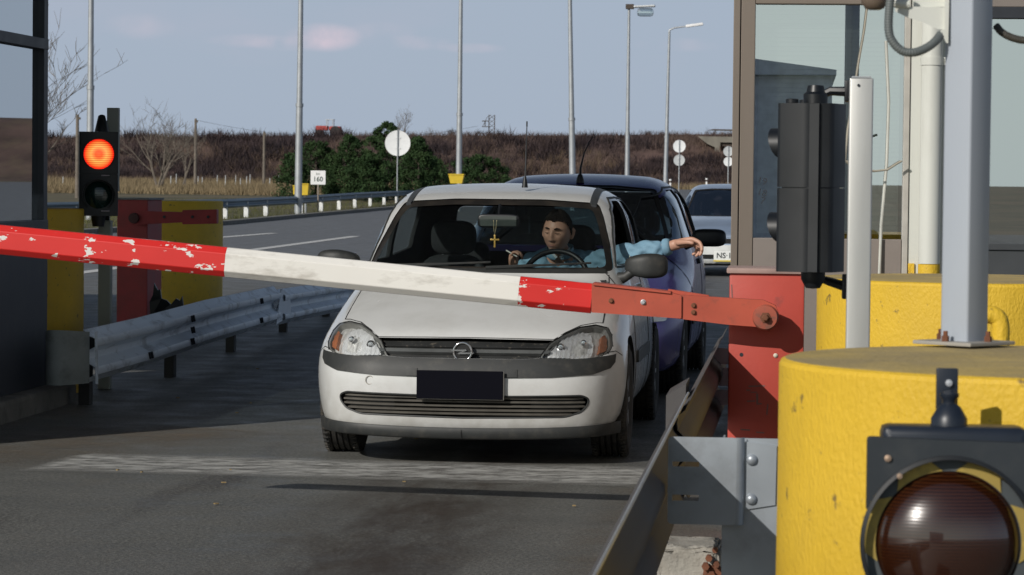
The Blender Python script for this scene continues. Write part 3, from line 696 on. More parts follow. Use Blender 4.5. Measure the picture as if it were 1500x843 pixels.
for (ya, yb) in ((y0+.10, (y0+y1)/2-.04), ((y0+y1)/2+.06, y1-.10)):
    for (za, zb) in ((z1+.02, z2), (z3, zt)):
        g = pyd('pane', [Vector(v)-o0 for v in ((XB-.04, ya, za), (XB-.04, yb, za), (XB-.04, yb, zb), (XB-.04, ya, zb))], [(0, 1, 2, 3)], M_gl_left, o)
tag(o, 'dark blue framed toll booth cut off by the left edge', 'toll booth')
# canopy over the plaza (above the frame, it shades the lanes behind the car)
o = empty('canopy', (-3, 22, 5)); o0 = o.location; M_can = pm('canopy_sheet', (.5, .52, .54), .6)
b = MB(); b.box2((-19, -8.0, .2), (16, 5, .8), bev=.02); b.build('roof', M_can, o)
for x in (-6.9, 4.2): b = MB(); b.tube([(x, 4.0, -5), (x, 4.0, .2)], .16, 16); b.build('column', M_can, o, True)
tag(o, 'flat canopy roof above the toll lanes, above the top of the photo', 'canopy')

# ---- yellow round blocks
def yellowm():
    m = pm('rough_yellow_paint', (.72, .46, .028), .62, var=.10, vscale=3, dirt=.8, dcol=(.10, .07, .04), dlo=.62, dhi=.68, dscale=19, zdirt=(0, 1.3, .42, (.20, .15, .08)))
    nt = m.node_tree; N = nt.nodes; L = nt.links; b = N['Principled BSDF']; tc = N.new('ShaderNodeTexCoord')
    mp = N.new('ShaderNodeMapping'); mp.inputs['Scale'].default_value = (1, 1, .6); L.new(tc.outputs['Object'], mp.inputs[0])
    v = N.new('ShaderNodeTexNoise'); v.inputs['Scale'].default_value = 110; v.inputs['Detail'].default_value = 4; L.new(mp.outputs[0], v.inputs[0])
    v2 = N.new('ShaderNodeTexNoise'); v2.inputs['Scale'].default_value = 12; v2.inputs['Detail'].default_value = 3
    mp2 = N.new('ShaderNodeMapping'); mp2.inputs['Scale'].default_value = (1, 1, .06); L.new(tc.outputs['Object'], mp2.inputs[0]); L.new(mp2.outputs[0], v2.inputs[0])
    b1 = N.new('ShaderNodeBump'); b1.inputs['Strength'].default_value = .55; b1.inputs['Distance'].default_value = .007; L.new(v.outputs[0], b1.inputs['Height'])
    b2 = N.new('ShaderNodeBump'); b2.inputs['Strength'].default_value = .3; b2.inputs['Distance'].default_value = .012; L.new(v2.outputs[0], b2.inputs['Height']); L.new(b1.outputs[0], b2.inputs['Normal'])
    L.new(b2.outputs[0], b.inputs['Normal']); return m
M_yellow = yellowm()
M_ytop = pm('dusty_yellow_top', (.52, .38, .12), .9, var=.18, vscale=7, bump=.5, bscale=60, dirt=.7, dcol=(.33, .26, .14), dlo=.4, dhi=.6, dscale=3)
def drum(x, y, label, h=1.1, r=.58, z0=0.0):
    o = empty('yellow_block', (x, y, z0)); b = MB(); n = 120
    b.lathe([(r, 0), (r, h*.25), (r*1.003, h*.5), (r, h*.75), (r, h-.012), (r-.004, h-.004), (r-.012, h)], n=n); b.build('side', M_yellow, o, True, 24)
    b = MB(); b.lathe([(r-.012, h), (r-.1, h+.001), (0, h+.003)], n=n); b.build('top', M_ytop, o, True); tag(o, label, 'concrete block', 'round yellow concrete blocks'); return o
DN = (.545, 6.08); drum(*DN, 'huge round yellow block in the right foreground carrying the blue grey post', 1.1, .575)
DB = (.66, 11.3); drum(*DB, 'round yellow block behind the silver post in front of the brown booth', 1.1, .58)
drum(-5.31, 19.85, 'shaded round yellow block squeezed between left booth and red traffic light', 1.22, .58)
drum(-6.87, 33.0, 'shaded round yellow block behind the short red barrier on the left', 1.17, .58)

# ---- right booth
M_brown = pm('bronze_aluminium', (.20, .165, .135), .5, .25, var=.08, vscale=3, dirt=.25, dcol=(.12, .10, .09), stretch=(1, 1, .15))
M_brownp = pm('grey_brown_panel', (.21, .18, .16), .6, var=.08, vscale=2, dirt=.2, dcol=(.14, .12, .1))
M_darkp = pm('dark_grey_panel', (.045, .05, .055), .5, var=.1)
M_gl_r = glassm('right_booth_glass', (.86, .92, .88), .62, .3)
M_pipe = pm('white_pipe', (.62, .63, .58), .45, var=.06, vscale=2, dirt=.3, dcol=(.35, .33, .28), stretch=(1, 1, .2))
M_blind = pm('pale_blind', (.62, .66, .62), .7, var=.05)
YF = 13.6
def bx(px, py=300, Y=YF): return PX(px, Y, py)
def bz(py, px=1200, Y=YF): return PZ(px, py, Y)
o = empty('toll_booth', (bx(1200), YF, 0)); o0 = o.location.copy()
def br(a, c_, name, mat, bev=.003): 
    b = MB(); b.box2(Vector(a)-o0, Vector(c_)-o0, bev=bev); return b.build(name, mat, o)
xl = bx(1070.5, 350); x1 = bx(1103); xg2 = bx(1322); xw2 = bx(1347); xr2 = xw2+.62; xR = xl+2.6
zs, zh, ztp = bz(350), bz(6), 2.75
br((xl, YF, 0), (xl+.03, YF+.1, ztp), 'corner_post', M_brown)
br((xl+.034, YF+.008, 0), (x1, YF+.1, ztp), 'jamb', M_brown)
br((x1+.002, YF+.012, 0), (xg2-.002, YF+.08, zs), 'lower_panel', M_brownp)
br((x1+.002, YF+.004, zh), (xg2-.002, YF+.1, ztp), 'header', M_brown)
br((xg2, YF-.01, 0), (xg2+.025, YF+.1, ztp), 'mullion', pm('pale_mullion', (.42, .40, .36), .5))
br((xg2+.027, YF+.0, .0), (xw2+.18, YF+.1, ztp), 'white_pilaster', M_pipe)
zw = bz(357, 1470)
br((xw2+.182, YF+.02, 0), (xR, YF+.1, zw-.03), 'dark_panel', M_darkp); br((xw2+.182, YF+.01, zw-.03), (xR, YF+.1, zw), 'sill', M_darkp)
zk = bz(27, 1480); br((xw2+.182, YF+.01, zk), (xR, YF+.1, zk+.05), 'transom', M_dark); br((xw2+.182, YF+.03, zk+.052), (xR, YF+.1, ztp), 'header', M_brownp)
for (a, c_, za, zb) in ((x1, xg2, zs, zh), (xw2+.18, xR, zw, zk)):
    pyd('pane', [Vector(v)-o0 for v in ((a, YF+.05, za), (c_, YF+.05, za), (c_, YF+.05, zb), (a, YF+.05, zb))], [(0, 1, 2, 3)], M_gl_r, o)
br((xl+.0, YF+.11, 0), (xl+.05, YF+3, ztp), 'side_wall', M_brownp); br((xR-.05, YF+.11, 0), (xR, YF+3, ztp), 'side_wall', M_brownp); br((xl, YF+3.002, 0), (xR, YF+3.06, ztp), 'back_wall', M_in); br((xl-.06, YF-.08, ztp), (xR+.06, YF+3.1, ztp+.2), 'roof', M_brown)
b = MB()
for i in range(54):
    z = zs+.03+i*.0205
    if z < zh: b.box(Vector((x1/2+xg2/2, YF+.16, z))-o0, (xg2-x1-.03, .021, .0015), rx=1.25)
b.build('blind', M_blind, o)
br((xw2+.2, YF+.5, zw-.2), (xR-.1, YF+.9, zw+.16), 'desk', M_in)
b = MB()                                               # felt pen scribbles on the pane
for (px, py, s_) in ((1116, 266, '19'), (1116, 283, '18'), (1117, 295, '7')):
    t = text_mesh('scribble', s_, .045, M_dark, o, Matrix.Translation(Vector((bx(px), YF+.047, bz(py, px)))-o0) @ Matrix.Rotation(R(90), 4, 'X') @ Matrix.Rotation(R(-12), 4, 'Z'), .0004)
b.bm.free()
tag(o, 'brown framed toll booth with reflecting panes behind the yellow block on the right', 'toll booth')
# rain pipe
o = empty('drain_pipe', (bx(1361), YF-.075, 0)); zb = bz(386, 1361); r = .047
b = MB(); b.tube([(0, 0, zb), (0, 0, 2.9)], r, 24); b.build('pipe', M_pipe, o, True)
b = MB(); b.tube([(0, 0, 0), (0, 0, zb-.002)], r+.001, 24); b.build('pipe_foot', M_yellow, o, True)
zc = bz(91, 1361); b = MB(); b.tube([(0, 0, zc-.018), (0, 0, zc+.018)], r+.004, 24); b.box((r+.022, .0, zc), (.045, .02, .036), bev=.004); b.box((r+.02, -.012, zc), (.018, .014, .018), bev=.004); b.build('pipe_clamp', M_pipe, o, True)
tag(o, 'white drain pipe with a yellow foot on the brown booth front', 'pipe')
b = MB(); b.box2((xg2+.028, YF-.012, 0), (xw2-.02, YF-.002, bz(386, 1330))); tag(b.build('painted_foot', M_yellow), 'narrow yellow painted foot of the white pilaster left of the drain pipe', 'trim')
# cables on the booth front
M_cab = pm('old_cable', (.33, .30, .24), .7); M_cabw = pm('pale_conduit', (.5, .5, .45), .6)
def pathpx(pts, d): return [P(x, y, d) for x, y in pts]
b = MB(); b.tube(pathpx([(1298, 60), (1302, 150), (1299, 240), (1291, 330), (1288, 400), (1287, 440)], 13.5), .0065, 8); tag(b.build('conduit', M_cabw, None, True), 'thin pale vertical conduit between the silver post and the drain pipe', 'cable')
b = MB(); b.tube(pathpx([(1271, 5), (1266, 45), (1258, 90), (1249, 150), (1242, 190), (1238, 235), (1247, 243)], 13.45), .005, 7); tag(b.build('cable', M_cab, None, True), 'thin brown cable hanging down behind the silver post', 'cable')
b = MB(); b.tube(pathpx([(1240, 236), (1258, 248), (1282, 251), (1300, 249), (1314, 240), (1321, 236)], 13.42), .005, 7); tag(b.build('cable', M_cab, None, True), 'brown cable sagging across the lower pane to the right of the silver post', 'cable')
# lamp with bracket at the very top
M_dome = pm('brown_lamp', (.16, .12, .09), .45); M_flex = pm('grey_hose', (.11, .125, .125), .5)
DP = 6.1
# blue grey post on the near block
M_bpost = pm('blue_grey_paint', (.40, .44, .50), .42, var=.05, vscale=2, dirt=.35, dcol=(.28, .3, .33), dlo=.5, dhi=.7, dscale=2, stretch=(1, 1, .2))
pb = G(1412, 506, 1.104); o = empty('square_post', (pb.x, pb.y, 1.104)); a_ = .0725
b = MB(); b.box((0, 0, 1.2), (a_, a_, 2.4), rz=R(49), bev=.006); b.build('post', M_bpost, o, True, 60)
b = MB(); b.box((0, 0, .006), (.155, .155, .008), rz=R(49), bev=.002); b.build('base_plate', M_yel if False else pm('plate_yellow_edge', (.45, .36, .2), .6, dirt=.8, dcol=(.3, .3, .3), dscale=3, dlo=.3, dhi=.5), o)
M_rust = pm('rusty_bolt', (.16, .06, .03), .85, var=.3, vscale=40)
for k in range(4):
    aa = R(49)+R(90)*k+.0; q = .075; b = MB(); b.lathe([(.008, 0), (.008, .012), (.005, .012), (.005, .022), (0, .022)], (math.cos(aa)*q*.85, math.sin(aa)*q*.85, .01), n=6); b.build('bolt', M_rust, o)
tag(o, 'blue grey square steel post bolted on top of the huge yellow block', 'post')
dp = (Vector((pb.x, pb.y, 1.45))-CAM).dot(fwd)
o = empty('bracket_lamp', P(1384, 40, dp-.02)); o0 = o.location.copy()
def q(px, py, dd=0): return P(px, py, dp+dd-.02)-o0
def flat(name, pts, th, mat, dd=0):
    b = MB(); V, Tt = cdt([(x, -y) for x, y in pts]); n = len(V); vs = [q(x, -y, dd) for x, y in V]+[q(x, -y, dd+th) for x, y in V]
    fs = list(Tt)+[tuple(i+n for i in t[::-1]) for t in Tt]; ec = {(a, c) for t in Tt for a, c in zip(t, t[1:]+t[:1])}
    fs += [(c, a, a+n, c+n) for a, c in ec if (c, a) not in ec]; b.add(vs, fs); return b.build(name, mat, o)
flat('arm', [(1311, 12), (1320, 10), (1384, 11), (1384, 44), (1374, 43), (1352, 33), (1330, 26), (1311, 17)], .03, M_pipe)
flat('mount_plate', [(1384, -20), (1391, -20), (1389, 64), (1386, 63), (1377, 45), (1384, 43)], .05, M_pipe, -.01)
flat('arm_rib', [(1338, -16), (1386, -14), (1386, 10.5), (1338, 10)], .012, M_pipe, .03)
b = MB(); c0 = q(1281, 0, .0); b.lathe([(0, -.022), (.012, -.0215), (.02, -.018), (.028, -.006), (.030, .02), (.022, .05), (.0, .06)], c0, n=28); b.build('lamp_dome', M_dome, o, True)
b = MB(); b.tube([q(1306, 4), q(1322, 6), q(1332, 6)], .010, 10); b.build('socket', M_pipe, o, True)
tag(o, 'pale bracket holding a small brown dome lamp on the blue grey post', 'lamp')
# hoses
def catm(pts, n=10):
    pts = [Vector(p) for p in pts]; pts = [pts[0]*2-pts[1]]+pts+[pts[-1]*2-pts[-2]]; out = []
    for i in range(1, len(pts)-2):
        for k in range(n):
            t = k/n; out.append(.5*((2*pts[i])+(pts[i+1]-pts[i-1])*t+(2*pts[i-1]-5*pts[i]+4*pts[i+1]-pts[i+2])*t*t+(3*pts[i]-pts[i-1]-3*pts[i+1]+pts[i+2])*t**3))
    return out+[pts[-2]]
def hose(name, pts, r, rib, mat, label):
    c = catm(pts, 30); ln = [0]
    for a, c_ in zip(c, c[1:]): ln.append(ln[-1]+(c_-a).length)
    n = int(ln[-1]/.0016); out = []; rs_ = []; j = 0
    for k in range(n+1):
        t = ln[-1]*k/n
        while j < len(ln)-2 and ln[j+1] < t: j += 1
        f = (t-ln[j])/max(1e-9, ln[j+1]-ln[j]); out.append(c[j].lerp(c[j+1], f)); rs_.append(r*(1-rib*(.5+.5*math.cos(t/.0055*2*math.pi))))
    b = MB(); b.tube(out, rs_, 14); tag(b.build(name, mat, None, True, 80), label, 'hose')
hose('corrugated_hose', [P(1309, -30, dp-.06), P(1303, 10, dp-.06), P(1302, 45, dp-.06), P(1308, 62, dp-.06), P(1322, 75, dp-.06), P(1340, 77, dp-.06), P(1358, 70, dp-.05), P(1371, 60, dp-.04), P(1378, 51, dp-.02)], .0098, .16, M_flex, 'grey corrugated hose looping down to the pale bracket on the square post')
hose('black_hose', [P(1459, 38, dp+.04), P(1468, 48, dp+.03), P(1484, 56, dp+.03), P(1505, 59, dp+.03), P(1540, 50, dp+.02)], .0085, .1, pm('dark_hose', (.06, .055, .045), .5), 'dark hose curving right from behind the square post')

# yellow pipe hoop between the blocks
b = MB(); Dh = 7.6; pts = [P(1396, 560, Dh), P(1396, 480, Dh), P(1398, 468, Dh), P(1408, 462, Dh), P(1440, 461, Dh), P(1454, 462, Dh), P(1463, 468, Dh), P(1466, 480, Dh)]
pts[0].z = 0; last = pts[-1].copy(); last.z = 0; pts = catm(pts[1:], 5); pts = [Vector((pts[0].x, pts[0].y, 0))]+pts+[last]
b.tube(pts, .0225, 16); tag(b.build('pipe_hoop', M_yellow, None, True), 'bent yellow pipe hoop behind the square post between the two yellow blocks', 'barrier hoop')
# silver post
M_alu = pm('brushed_aluminium', (.52, .52, .50), .42, .5, var=.10, vscale=9, dirt=.4, dcol=(.38, .36, .33), dlo=.45, dhi=.7, dscale=5, stretch=(1, 1, .12))
YS = 8.36; xa, xb = PX(1239.5, YS, 450), PX(1274.5, YS, 450); zt = PZ(1262, 115, YS)
o = empty('signal_post', ((xa+xb)/2, YS, 0)); b = MB(); b.box((0, .0, zt/2), (xb-xa, .05, zt), bev=.005); b.build('channel', M_alu, o, True, 60)
b = MB(); b.lathe([(.004, -.028), (.004, -.02)], (-.008, 0, zt-.02), 'Y', 10); b.build('hole', M_dark, o)
b = MB(); b.box((0, 0, zt+.003), (xb-xa-.012, .038, .004)); b.build('cap', M_galv, o)
tag(o, 'silver aluminium post holding the black traffic light', 'post')

# ---- traffic lights
M_blk = pm('black_plastic', (.006, .0075, .010), .42, var=.2, vscale=6, dirt=.25, dcol=(.018, .02, .023), dlo=.45, dhi=.75, dscale=4)
M_blk2 = pm('navy_black_plastic', (.014, .02, .032), .4, var=.15)
def signal_body(o, wd, hh, dpth, sections=2, chamfer=.05):
    """housing with local front = -Y, centred on x, z"""
    b = MB(); sec = hh/sections
    for k in range(sections):
        z0 = -hh/2+k*sec+.0015; z1_ = z0+sec-.003
        pr = rounded([(-wd/2, 0), (wd/2, 0), (wd/2, dpth*.55), (wd/2-chamfer, dpth), (-wd/2+chamfer, dpth), (-wd/2, dpth*.55)], .012, 3)
        b.plate(pr, z1_-z0, lambda u, v, w_, z0=z0: (u, v, z0+w_))
    b.box((0, dpth*.45, 0), (wd*.94, dpth*.7, hh*.99)); return b.build('housing', M_blk, o, True, 40)
def visor(o, c, r, ln, thick=.003, cut=.35, dx=0):
    """open hood round a lens, axis -Y, the lower part cut away"""
    b = MB(); n = 40; vs = []; fs = []
    for k in range(n+1):
        a = -math.pi*(.5-cut*.5)+(math.pi*2-math.pi*cut*1.0)*k/n; a = R(-50)+R(280)*k/n
        t = math.sin(math.pi*k/n)**.6; L_ = ln*(.25+.75*t)
        for rr, yy in ((r, 0), (r*1.0, -L_), (r-thick, -L_), (r-thick, 0)): vs.append((c[0]+rr*math.cos(a), yy, c[1]+rr*math.sin(a)))
    for k in range(n):
        for j in range(4): fs.append((k*4+j, k*4+(j+1) % 4, (k+1)*4+(j+1) % 4, (k+1)*4+j))
    b.add(vs, fs); return b.build('visor', M_blk, o, True, 40)
def lensm(name, c, em=None, est=0, trans=0):
    m = bpy.data.materials.new(name); m.use_nodes = True; nt = m.node_tree; N = nt.nodes; L = nt.links; b = N['Principled BSDF']
    tc = N.new('ShaderNodeTexCoord'); wv = N.new('ShaderNodeTexWave'); wv.bands_direction = 'Z'; wv.inputs['Scale'].default_value = 22; L.new(tc.outputs['Object'], wv.inputs[0])
    b.inputs['Base Color'].default_value = c+(1,); b.inputs['Roughness'].default_value = .12; b.inputs['Coat Weight'].default_value = .6
    bp = N.new('ShaderNodeBump'); bp.inputs['Strength'].default_value = .25; bp.inputs['Distance'].default_value = .002; L.new(wv.outputs[0], bp.inputs['Height']); L.new(bp.outputs[0], b.inputs['Normal'])
    if em:
        ln = N.new('ShaderNodeVectorMath'); ln.operation = 'LENGTH'; L.new(tc.outputs['Object'], ln.inputs[0])
        mr = N.new('ShaderNodeMapRange'); mr.inputs[1].default_value = .0; mr.inputs[2].default_value = .1; L.new(ln.outputs['Value'], mr.inputs[0])
        x = N.new('ShaderNodeValToRGB'); e = x.color_ramp.elements; e[0].color = (1, .16, .03, 1); e[1].color = (1, .02, .008, 1); e[1].position = .96
        for ps_, cc_ in ((.3, (1, .12, .02, 1)), (.55, (1, .42, .09, 1)), (.78, (1, .22, .04, 1))): q9 = e.new(ps_); q9.color = cc_
        L.new(mr.outputs[0], x.inputs[0]); L.new(x.outputs[0], b.inputs['Emission Color'])
        k = N.new('ShaderNodeMapRange'); k.inputs[3].default_value = est*.35; k.inputs[4].default_value = est*.95; L.new(wv.outputs[0], k.inputs[0]); L.new(k.outputs[0], b.inputs['Emission Strength'])
    return m
def lens(o, c, r, mat, bulge=.018):
    b = MB(); b.lathe([(r, -.004), (r*.8, -.004-bulge*.5), (r*.5, -.004-bulge*.85), (0, -.004-bulge)], (0, 0, 0), 'Y', 40)
    l = b.build('lens', mat, o, True); l.location = (c[0], 0, c[1]); return l
# red light at the left
YL = 20.0; d = (Vector((PX(145, YL), YL, 1.6))-CAM).dot(fwd); s = FPX/d; pc = P(144.5, 255, d); wd, hh = 57/s, 124/s
o = empty('traffic_light', pc, R(14)); signal_body(o, wd, hh, .16, 2, .04)
lens(o, (0, hh*.25-.01), 22/s, lensm('red_lamp', (.5, .02, .01), True, 2.0))
lens(o, (0, -hh*.25), 20/s, lensm('dark_green_lens', (.008, .03, .025)), .03)
visor(o, (0, -hh*.25), 23.5/s, .1); visor(o, (0, hh*.25-.01), 23.5/s, .06)
b = MB(); b.box((.045, -.006, -.01), (.055, .004, .007)); b.box((.045, -.006, -hh/2+.035), (.055, .004, .007)); b.build('label_strip', pm('label_grey', (.4, .35, .38), .5), o)
b = MB(); b.tube([(0.02, .06, hh/2), (0.02, .06, hh/2+.06), (0.02, .09, hh/2+.1)], [.05, .035, .025], 12); b.build('top_mount', M_blk, o, True)
b = MB(); b.tube([(0, .06, -hh/2), (0, .06, -hh/2-.07)], [.05, .04], 12); b.build('bottom_mount', M_blk, o, True)
tag(o, 'traffic light showing red beside the dark booth on the left', 'traffic light')
pp_ = pc+Vector((.02, .16, 0)); M_gpost = pm('grey_post_paint', (.30, .32, .29), .6, var=.12, vscale=4, stretch=(1, 1, .2))
o = empty('signal_post', (pp_.x, pp_.y, 0)); ztp2 = PZ(154, 158, pp_.y)
b = MB(); b.box((-.012, .02, (pc.z-hh/2-.03)/2), (.085, .07, pc.z-hh/2-.03), bev=.006); b.build('lower_post', M_gpost, o)
b = MB(); b.box((.035, .03, (pc.z+hh/2-.4+ztp2)/2), (.08, .05, ztp2-pc.z-hh/2+.4), bev=.005); b.build('upper_post', M_gpost, o)
b = MB(); b.box((-.012, .035, pc.z), (.05, .03, hh+.15)); b.build('spine', M_blk, o)
tag(o, 'grey post carrying the lit red traffic light', 'post')
# black light seen from the back right
YB = 8.62; d = (Vector((PX(1190, YB), YB, 1.45))-CAM).dot(fwd); s = FPX/d; pc = P(1154, 275, d); hh = 246/s
o = empty('traffic_light', pc, R(180-35)); signal_body(o, .175, hh, .155, 2, .035)
o.rotation_euler.z = R(-112)
for zz in (hh*.25+.0, -hh*.25): visor(o, (0, zz), .048, .05); lens(o, (0, zz-.003), .045, lensm('dark_lens', (.02, .01, .01)))
for zz, sg in ((hh/2, 1), (-hh/2, -1)):
    b = MB(); b.lathe([(.034, 0), (.034, .025), (.026, .032), (.022, .05), (0, .052)] if sg > 0 else [(.034, 0), (.034, -.02), (.02, -.045), (0, -.047)], (0, .08, zz), 'Z', 20); b.build('swivel', M_blk, o, True)
for xx in (-.05, .05): b = MB(); b.lathe([(.018, 0), (.018, .01), (.012, .012), (0, .012)], (xx, .03, hh/2), 'Z', 14); b.build('cap', M_blk, o, True)
bpy.context.view_layer.update(); Minv = o.matrix_world.inverted()
tag(o, 'tall black traffic light turned away, hanging on the silver post', 'traffic light')
for py0, py1, px1, lb in ((136, 134, 1242, 'upper'), (410, 414, 1238, 'lower')):
    A = P(1203, py0+(4 if lb == 'upper' else -1), d+.06); B = P(px1, py1 if lb == 'upper' else py1+6, d+.04); b = MB()
    b.tube([A, A.lerp(B, .35)+Vector((0, 0, .008 if lb == 'upper' else 0)), A.lerp(B, .92)], [.010, .0125, .014], 8); b.box(B, (.018, .05, .07 if lb == 'lower' else .06), bev=.004)
    b.bm.transform(Minv); b.build('mounting_arm', M_blk, o, True)
# big amber light in front
pf = P(1388, 795, 5.28); s = FPX/5.28; o = empty('traffic_light', pf, R(3)); wd = .285; sec = .31
b = MB(); ring_r = 126/s
b.plate(rounded([(-wd/2, -sec*1.45), (wd/2+.012, -sec*1.45), (wd/2+.012, .176), (-wd/2, .184)], .006, 2), .028, lambda u, v, w_: (u, -w_, v), holes=[[(ring_r*1.03*math.cos(t), ring_r*1.03*math.sin(t)) for t in np.linspace(0, 2*math.pi, 72)[:-1]], [(ring_r*1.03*math.cos(t), -sec+ring_r*1.03*math.sin(t)) for t in np.linspace(0, 2*math.pi, 72)[:-1]]])
b.build('front_frame', pm('dusty_black', (.022, .028, .034), .55, var=.2, vscale=5, dirt=.4, dcol=(.07, .07, .065), dscale=5), o)
b = MB(); b.box((.012, .05, -.12), (wd*.88, .1, .64), bev=.014); b.build('housing', M_blk2, o, True, 60)
M_amber = bpy.data.materials.new('amber_lens'); M_amber.use_nodes = True
nt = M_amber.node_tree; N = nt.nodes; L = nt.links; bb = N['Principled BSDF']; bb.inputs['Base Color'].default_value = (.045, .010, .003, 1); bb.inputs['Roughness'].default_value = .25; bb.inputs['Coat Weight'].default_value = 1; bb.inputs['Coat Roughness'].default_value = .015; bb.inputs['Coat IOR'].default_value = 1.65
tcx = N.new('ShaderNodeTexCoord'); wv = N.new('ShaderNodeTexWave'); wv.bands_direction = 'Z'; wv.inputs['Scale'].default_value = 55; wv.inputs['Distortion'].default_value = .6; L.new(tcx.outputs['Object'], wv.inputs[0])
rpn = N.new('ShaderNodeValToRGB'); rpn.color_ramp.elements[0].color = (.008, .002, .001, 1); rpn.color_ramp.elements[1].color = (.045, .012, .003, 1); L.new(wv.outputs[0], rpn.inputs[0]); L.new(rpn.outputs[0], bb.inputs['Base Color'])
bpn = N.new('ShaderNodeBump'); bpn.inputs['Strength'].default_value = .08; bpn.inputs['Distance'].default_value = .001; L.new(wv.outputs[0], bpn.inputs['Height']); L.new(bpn.outputs[0], bb.inputs['Normal'])
M_seal = pm('yellow_seal', (.42, .30, .06), .6, dirt=.25, dcol=(.03, .03, .03), dscale=9, dlo=.45, dhi=.5)
for zz in (0, -sec):
    R_ = ring_r
    b = MB(); b.lathe([(R_*1.03, -.028), (R_*1.03, -.036), (R_*.985, -.038), (R_*.97, -.022)], (0, 0, zz), 'Y', 72, cap=False); b.build('ring', M_blk, o, True, 50)
    b = MB(); b.lathe([(R_*1.0, -.010), (R_*.84, -.012), (R_*.83, -.004)], (0, 0, zz), 'Y', 72, cap=False); sl_ = b.build('seal', pm('grey_seal', (.06, .07, .075), .55), o, True)
    for a0, a1 in ((54, 76), (104, 126), (150, 186), (-6, 24)):
        poly_ = [((R_*.99)*math.cos(R(t)), R_*.99*math.sin(R(t))) for t in np.linspace(a0, a1, 8)]+[((R_*.845)*math.cos(R(t)), R_*.845*math.sin(R(t))) for t in np.linspace(a1+9, a0-9, 10)]
        b = MB(); b.plate(poly_, .0025, lambda u, v, w_, zz=zz: (u, -.012-w_, v+zz)); b.build('clip', M_seal, sl_)
    b = MB(); b.lathe([(R_*.835, -.008), (R_*.75, -.026), (R_*.6, -.044), (R_*.4, -.056), (R_*.2, -.063), (0, -.065)], (0, 0, 0), 'Y', 64); l = b.build('lens', M_amber, o, True); l.location = (0, 0, zz)
M_brs = pm('brass_screw', (.35, .25, .18), .5, .4); b = MB(); b.lathe([(.006, -.028), (.006, -.033), (0, -.035)], (-.108, 0, .148), 'Y', 14); b.build('screw', M_brs, o); b = MB(); b.lathe([(.005, -.03), (.005, -.04), (0, -.041)], (-.088, 0, .118), 'Y', 14); b.build('screw', M_brs, o)
for xx in (-.068, .058): b = MB(); b.lathe([(.011, .19), (.016, .194), (.016, .2), (0, .201)], (xx+.012, .04, 0), 'Z', 18); b.build('cap', M_blk, o, True)
b = MB(); b.lathe([(.032, .194), (.032, .212), (.026, .222), (.020, .232), (.012, .238), (.012, .245), (.017, .25), (.017, .256), (0, .258)], (.005, .055, 0), 'Z', 28); b.box((.005, .10, .26), (.038, .016, .075), bev=.003); b.box((.005, .08, .245), (.022, .05, .03), bev=.005); b.build('top_mount', M_blk2, o, True, 50)
b = MB(); b.lathe([(.006, -.0), (.006, -.008), (0, -.009)], (.007, .092, .272), 'Y', 12); b.build('bolt', pm('pale_bolt', (.6, .62, .65), .4, .5), o)
tag(o, 'large amber traffic light mounted low on the huge yellow block', 'traffic light')

# ---- the barrier on the right
M_redh = pm('faded_red_paint', (.47, .062, .042), .5, var=.13, vscale=2.5, dirt=.55, dcol=(.12, .05, .045), dlo=.60, dhi=.72, dscale=9, bump=.05)
M_redd = pm('orange_red_steel', (.43, .075, .04), .55, var=.14, vscale=5, dirt=.5, dcol=(.13, .05, .035), dlo=.56, dhi=.72, dscale=14)
M_capr = pm('rubbed_lid', (.36, .25, .22), .6, var=.2, vscale=6)
def redchip(off_=0):
    m = pm('chipped_red', (.62, .022, .018), .42, var=.07, vscale=3)
    nt = m.node_tree; N = nt.nodes; L = nt.links; b = N['Principled BSDF']; src = b.inputs['Base Color'].links[0].from_socket
    tc = N.new('ShaderNodeTexCoord'); mp = N.new('ShaderNodeMapping'); mp.inputs['Scale'].default_value = (.55, 1, 1.1); mp.inputs['Location'].default_value = (off_, 0, off_); L.new(tc.outputs['Object'], mp.inputs[0])
    n = N.new('ShaderNodeTexNoise'); n.inputs['Scale'].default_value = 26; n.inputs['Detail'].default_value = 5; n.inputs['Roughness'].default_value = .55; L.new(mp.outputs[0], n.inputs[0])
    n2 = N.new('ShaderNodeTexNoise'); n2.inputs['Scale'].default_value = 4; L.new(tc.outputs['Object'], n2.inputs[0])
    ad = N.new('ShaderNodeMath'); ad.operation = 'MULTIPLY_ADD'; ad.inputs[1].default_value = .35; L.new(n2.outputs[0], ad.inputs[0]); L.new(n.outputs[0], ad.inputs[2])
    r = N.new('ShaderNodeMapRange'); r.inputs[1].default_value = .775; r.inputs[2].default_value = .785; L.new(ad.outputs[0], r.inputs[0])
    x = N.new('ShaderNodeMix'); x.data_type = 'RGBA'; L.new(r.outputs[0], x.inputs[0]); L.new(src, x.inputs[6]); x.inputs[7].default_value = (.72, .70, .66, 1); L.new(x.outputs[2], b.inputs['Base Color']); return m
M_chip = redchip(); M_chip2 = redchip(3.37)
M_bwhite = pm('dirty_white_boom', (.74, .72, .67), .5, var=.05, vscale=3, dirt=.6, dcol=(.36, .33, .28), dlo=.54, dhi=.70, dscale=12, stretch=(.35, 1, 1))
YH = 12.25; d = (Vector((PX(1125, YH), YH, 1))-CAM).dot(fwd); s = FPX/d
xa, xb = PX(1067, YH, 520), PX(1178, YH, 470); zt = PZ(1125, 401, YH); wb = xb-xa
o = empty('boom_barrier', ((xa+xb)/2, YH, 0)); o0 = o.location.copy()
b = MB(); b.box((0, .17, zt/2), (wb, .34, zt), bev=.012); hs = b.build('housing', M_redh, o, True, 50)
b = MB(); b.box((.004, .17, zt+.010), (wb+.03, .37, .022), bev=.005); b.build('lid', M_capr, o, True, 50)
